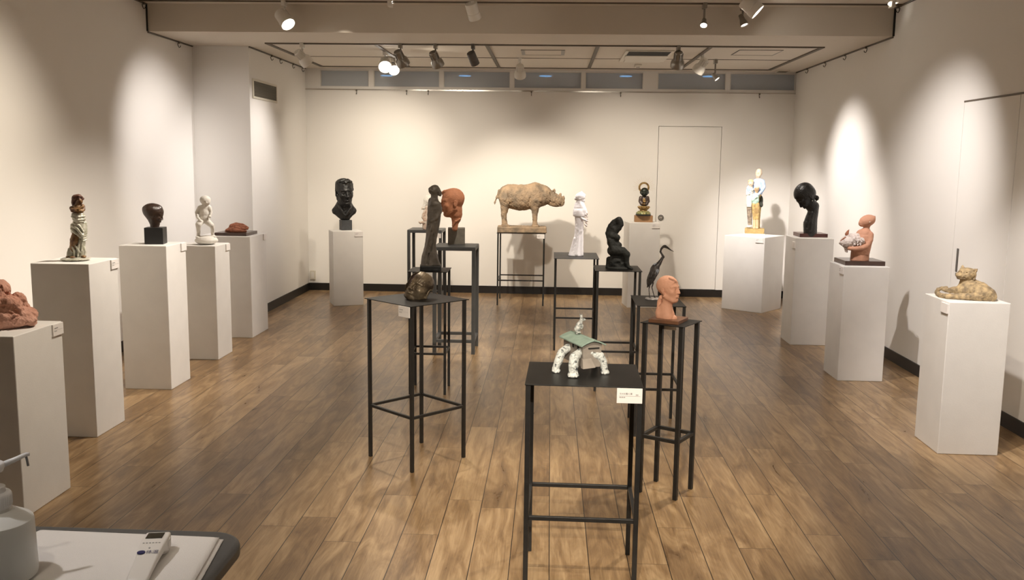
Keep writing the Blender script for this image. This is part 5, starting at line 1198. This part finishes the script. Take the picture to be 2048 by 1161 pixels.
# ------------------------------------------------------------------ lying cat
M['cat'] = mat('mottled_sandy_clay', (.50, .37, .20), .8, col2=(.20, .15, .09), vscale=40, bump=.7, bscale=70, detail=8, pos=(.36, .66))
s = Sculpt('cat_sculpture', 'sandy mottled clay cat lying curled with raised head', 'sculpture', 1933, 5.25, .867, (1860, 520, 11.61), pitch=.5)
s.el((1200, 770, -60), (310, 330, 190), rot=(0, 12, 0), k=60); s.el((1300, 830, -160), (200, 190, 150), k=50); s.el((920, 700, 20), (310, 270, 190), rot=(0, -8, 0), k=70)
s.cap([(880, 620, 50, 190), (870, 520, 50, 168), (860, 440, 40, 150)], k=60); s.cap([(1000, 600, 40, 140), (1180, 670, 0, 150)], k=60)
s.el((850, 330, 30), (205, 185, 146), rot=(0, -8, 0), k=30); s.el((790, 385, -60), (150, 110, 84), k=40); s.el((690, 370, -120), (88, 80, 60), k=30); s.cap([(640, 345, -150, 34), (700, 270, -120, 30)], k=30); s.cap([(960, 400, 0, 80), (1020, 400, 0, 40)], k=40)
s.el((690, 425, -110), (62, 60, 30), k=16)
s.cap([(755, 225, 10, 62), (757, 165, 10, 34), (758, 132, 10, 12)], k=28); s.cap([(756, 195, -50, 22), (758, 150, -26, 10)], k=10, mode='s')
s.cap([(980, 285, 30, 76), (1050, 250, 20, 46), (1096, 218, 20, 12)], k=28); s.cap([(1000, 285, -50, 24), (1062, 250, -28, 14)], k=12, mode='s')
s.cap([(770, 290, -160, 14), (830, 292, -150, 17), (880, 312, -120, 10)], k=10, mode='s'); s.cap([(780, 300, -150, 7), (860, 318, -134, 7)], k=6); s.cap([(650, 295, -150, 10), (700, 278, -150, 12)], k=10, mode='s'); s.cap([(610, 400, -180, 10), (700, 412, -190, 12), (830, 430, -140, 10)], k=10, mode='s'); s.el((622, 352, -180), (22, 18, 12), k=8)
db = s.D0(240, 880)
s.cap([(1150, 860, s.D0(1150, 960)+60, 100), (900, 850, s.D0(900, 950)+60, 80), (650, 850, s.D0(650, 930)+50, 72), (400, 850, s.D0(400, 915)+50, 62), (240, 830, s.D0(240, 880)+60, 56), (160, 765, s.D0(160, 830)+80, 50), (190, 690, 160, 44), (290, 660, 200, 40), (390, 645, 210, 30)], k=20)
s.cap([(560, 700, 60, 80), (440, 715, 110, 60), (330, 700, 170, 40)], k=30); s.el((1440, 880, -200), (100, 120, 90), k=40)
s.build('cat_body', M['cat'], noise=((8, 110), (5, 45), (3, 20)), cutz=True, pitch=.55)
s.cap([(1030, 350, 10, 22), (1035, 420, -20, 26), (1020, 460, -60, 22)], k=8); s.build('neck_ruff', M['cat'], noise=((4, 20),), cutz=False, pitch=.5)
# ------------------------------------------------------------------ light
WARM = (1, .885, .73); NEUT = (1, .90, .79); COOL = (1, .93, .885)
LE = 1.0
def SL(loc, tgt, e, size=45, blend=.7, col=WARM, rad=.035): return spot_light('spot', loc, tgt, e*LE, size, blend, col, rad)
w = bpy.data.worlds.new('world'); scn.world = w; w.use_nodes = True
w.node_tree.nodes['Background'].inputs[0].default_value = (1, .9, .78, 1); w.node_tree.nodes['Background'].inputs[1].default_value = .0
# walls
SL((-1.75, 7.3, 2.85), (-3.53, 8.25, 1.55), 138, 52, 1, COOL, .05)       # bright scallop on the front left wall
SL((-1.6, 5.5, 2.85), (-3.53, 5.35, 1.15), 125, 74, 1)                    # left wall, near
SL((-1.1, 7.5, 2.85), (-2.7, 7.0, .75), 190, 60, 1, NEUT)                # left row of plinths
SL((-.9, 6.0, 2.85), (-2.6, 5.6, .65), 152, 60, 1, NEUT)
SL((-1.67, 9.2, 2.58), (-2.97, 9.25, 1.45), 64, 66, 1, COOL)             # alcove wall
SL((-1.67, 9.4, 2.55), (-2.35, 11.13, 1.3), 104, 84, 1)                  # back wall, left
SL((-1.2, 8.79, 2.55), (-1.4, 11.1, .95), 98, 80, 1)                     # back wall, middle left
SL((-.9, 8.79, 2.50), (-.30, 10.9, .85), 150, 56, .8)                    # rhinoceros, throws its shadow right
SL((.42, 9.0, 2.55), (.9, 11.1, .95), 102, 76, 1)                         # gilt figure
SL((1.47, 8.9, 2.55), (2.3, 10.2, 1.15), 230, 48, 1, COOL)              # family
SL((1.46, 9.0, 2.55), (2.1, 11.1, 1.0), 36, 76, 1)
SL((1.46, 9.2, 2.55), (2.86, 9.0, 1.25), 133, 66, 1, COOL)                # right wall far
SL((1.5, 7.7, 2.85), (2.45, 8.35, 1.2), 84, 40, .8, NEUT)                # black head
SL((1.3, 6.0, 2.85), (2.864, 7.0, 1.15), 170, 60, 1, COOL)                # right wall middle
SL((1.3, 4.0, 2.85), (2.40, 5.25, .90), 190, 40, .7, COOL)               # cat
SL((1.0, 3.0, 2.85), (2.864, 4.4, 1.0), 124, 66, 1)                       # right wall near
# things in the middle
SL((.25, -1.5, 2.88), (.13, 4.6, .25), 460, 24, .5, WARM, .02)                      # on the house, from behind the camera
SL((.0, 1.3, 2.88), (.14, 4.0, .3), 170, 42, .6, WARM, .025)                         # on the house, nearer: pool of light on the floor
SL((.15, 5.2, 2.88), (.15, 4.7, 0), 50, 50, .9)
SL((-1.1, 6.2, 2.85), (-.7, 4.8, .9), 85, 36, .8)
SL((-.7, 5.0, 2.88), (-.9, 4.6, 0), 22, 70, 1)
SL((-.4, 8.3, 2.68), (.22, 8.0, 1.1), 110, 34, .7, COOL)
SL((1.4, 7.75, 2.85), (.24, 8.0, 1.0), 130, 34, .6, COOL)
SL((1.4, 5.2, 2.85), (.6, 4.4, .9), 90, 46, .8)
SL((-.2, 6.8, 2.85), (-.75, 7.5, 1.1), 90, 46, .8)
SL((.9, 5.6, 2.85), (.5, 6.6, .8), 90, 56, 1)
SL((1.2, 5.0, 2.88), (1.3, 4.8, 0), 50, 80, 1)
SL((-.3, 2.4, 2.88), (-.5, 2.9, 0), 50, 70, 1)
SL((-1.0, .6, 2.88), (-1.1, 1.9, .8), 14, 70, 1)
SL((-1.9, 6.5, 2.85), (-3.25, 9.05, 1.5), 60, 40, 1, COOL)               # face of the alcove jog
SL((-1.7, 7.6, 2.85), (-2.3, 10.1, 1.0), 90, 34, 1)                      # black bust
SL((-1.05, 4.15, 2.85), (-2.4, 4.0, .82), 120, 34, 1)                      # clay mound
SL((-1.75, 1.5, 2.85), (-1.0, 2.0, .8), 42, 50, 1, (1, .95, .93))                   # reception table
SL((-.5, 6.2, 2.6), (-.8, 8.05, 2.78), 5, 60, 1)                         # added spot without a lamp body, imitates spill on the ceiling step
SL((-1.45, 9.2, 2.45), (-.85, 9.15, 2.69), 2.5, 80, 1)                   # added upward spot, stands in for twin-lamp spill on the ceiling
SL((-.35, 4.4, 2.88), (-.83, 6.25, 1.25), 60, 22, .7)                    # dark standing figure
SL((.7, 5.7, 2.88), (.23, 8.0, 1.15), 120, 22, .7, COOL)                 # white lady
SL((-1.2, 8.85, 2.55), (-2.7, 8.3, .65), 45, 54, 1, COOL)                # clay hands and their plinth
# added soft fill: an unseen area lamp above the camera
a = bpy.data.lights.new('room_light', 'AREA'); a.shape = 'RECTANGLE'; a.size = 4; a.size_y = 3; a.energy = 8; a.color = (1, .88, .72)
ao = bpy.data.objects.new('room_light', a); C.objects.link(ao); ao.location = (-.3, 0, 2.9)
scn.view_settings.view_transform = 'Standard'; scn.view_settings.look = 'None'; scn.view_settings.exposure = 0.65; scn.view_settings.gamma = 1.0
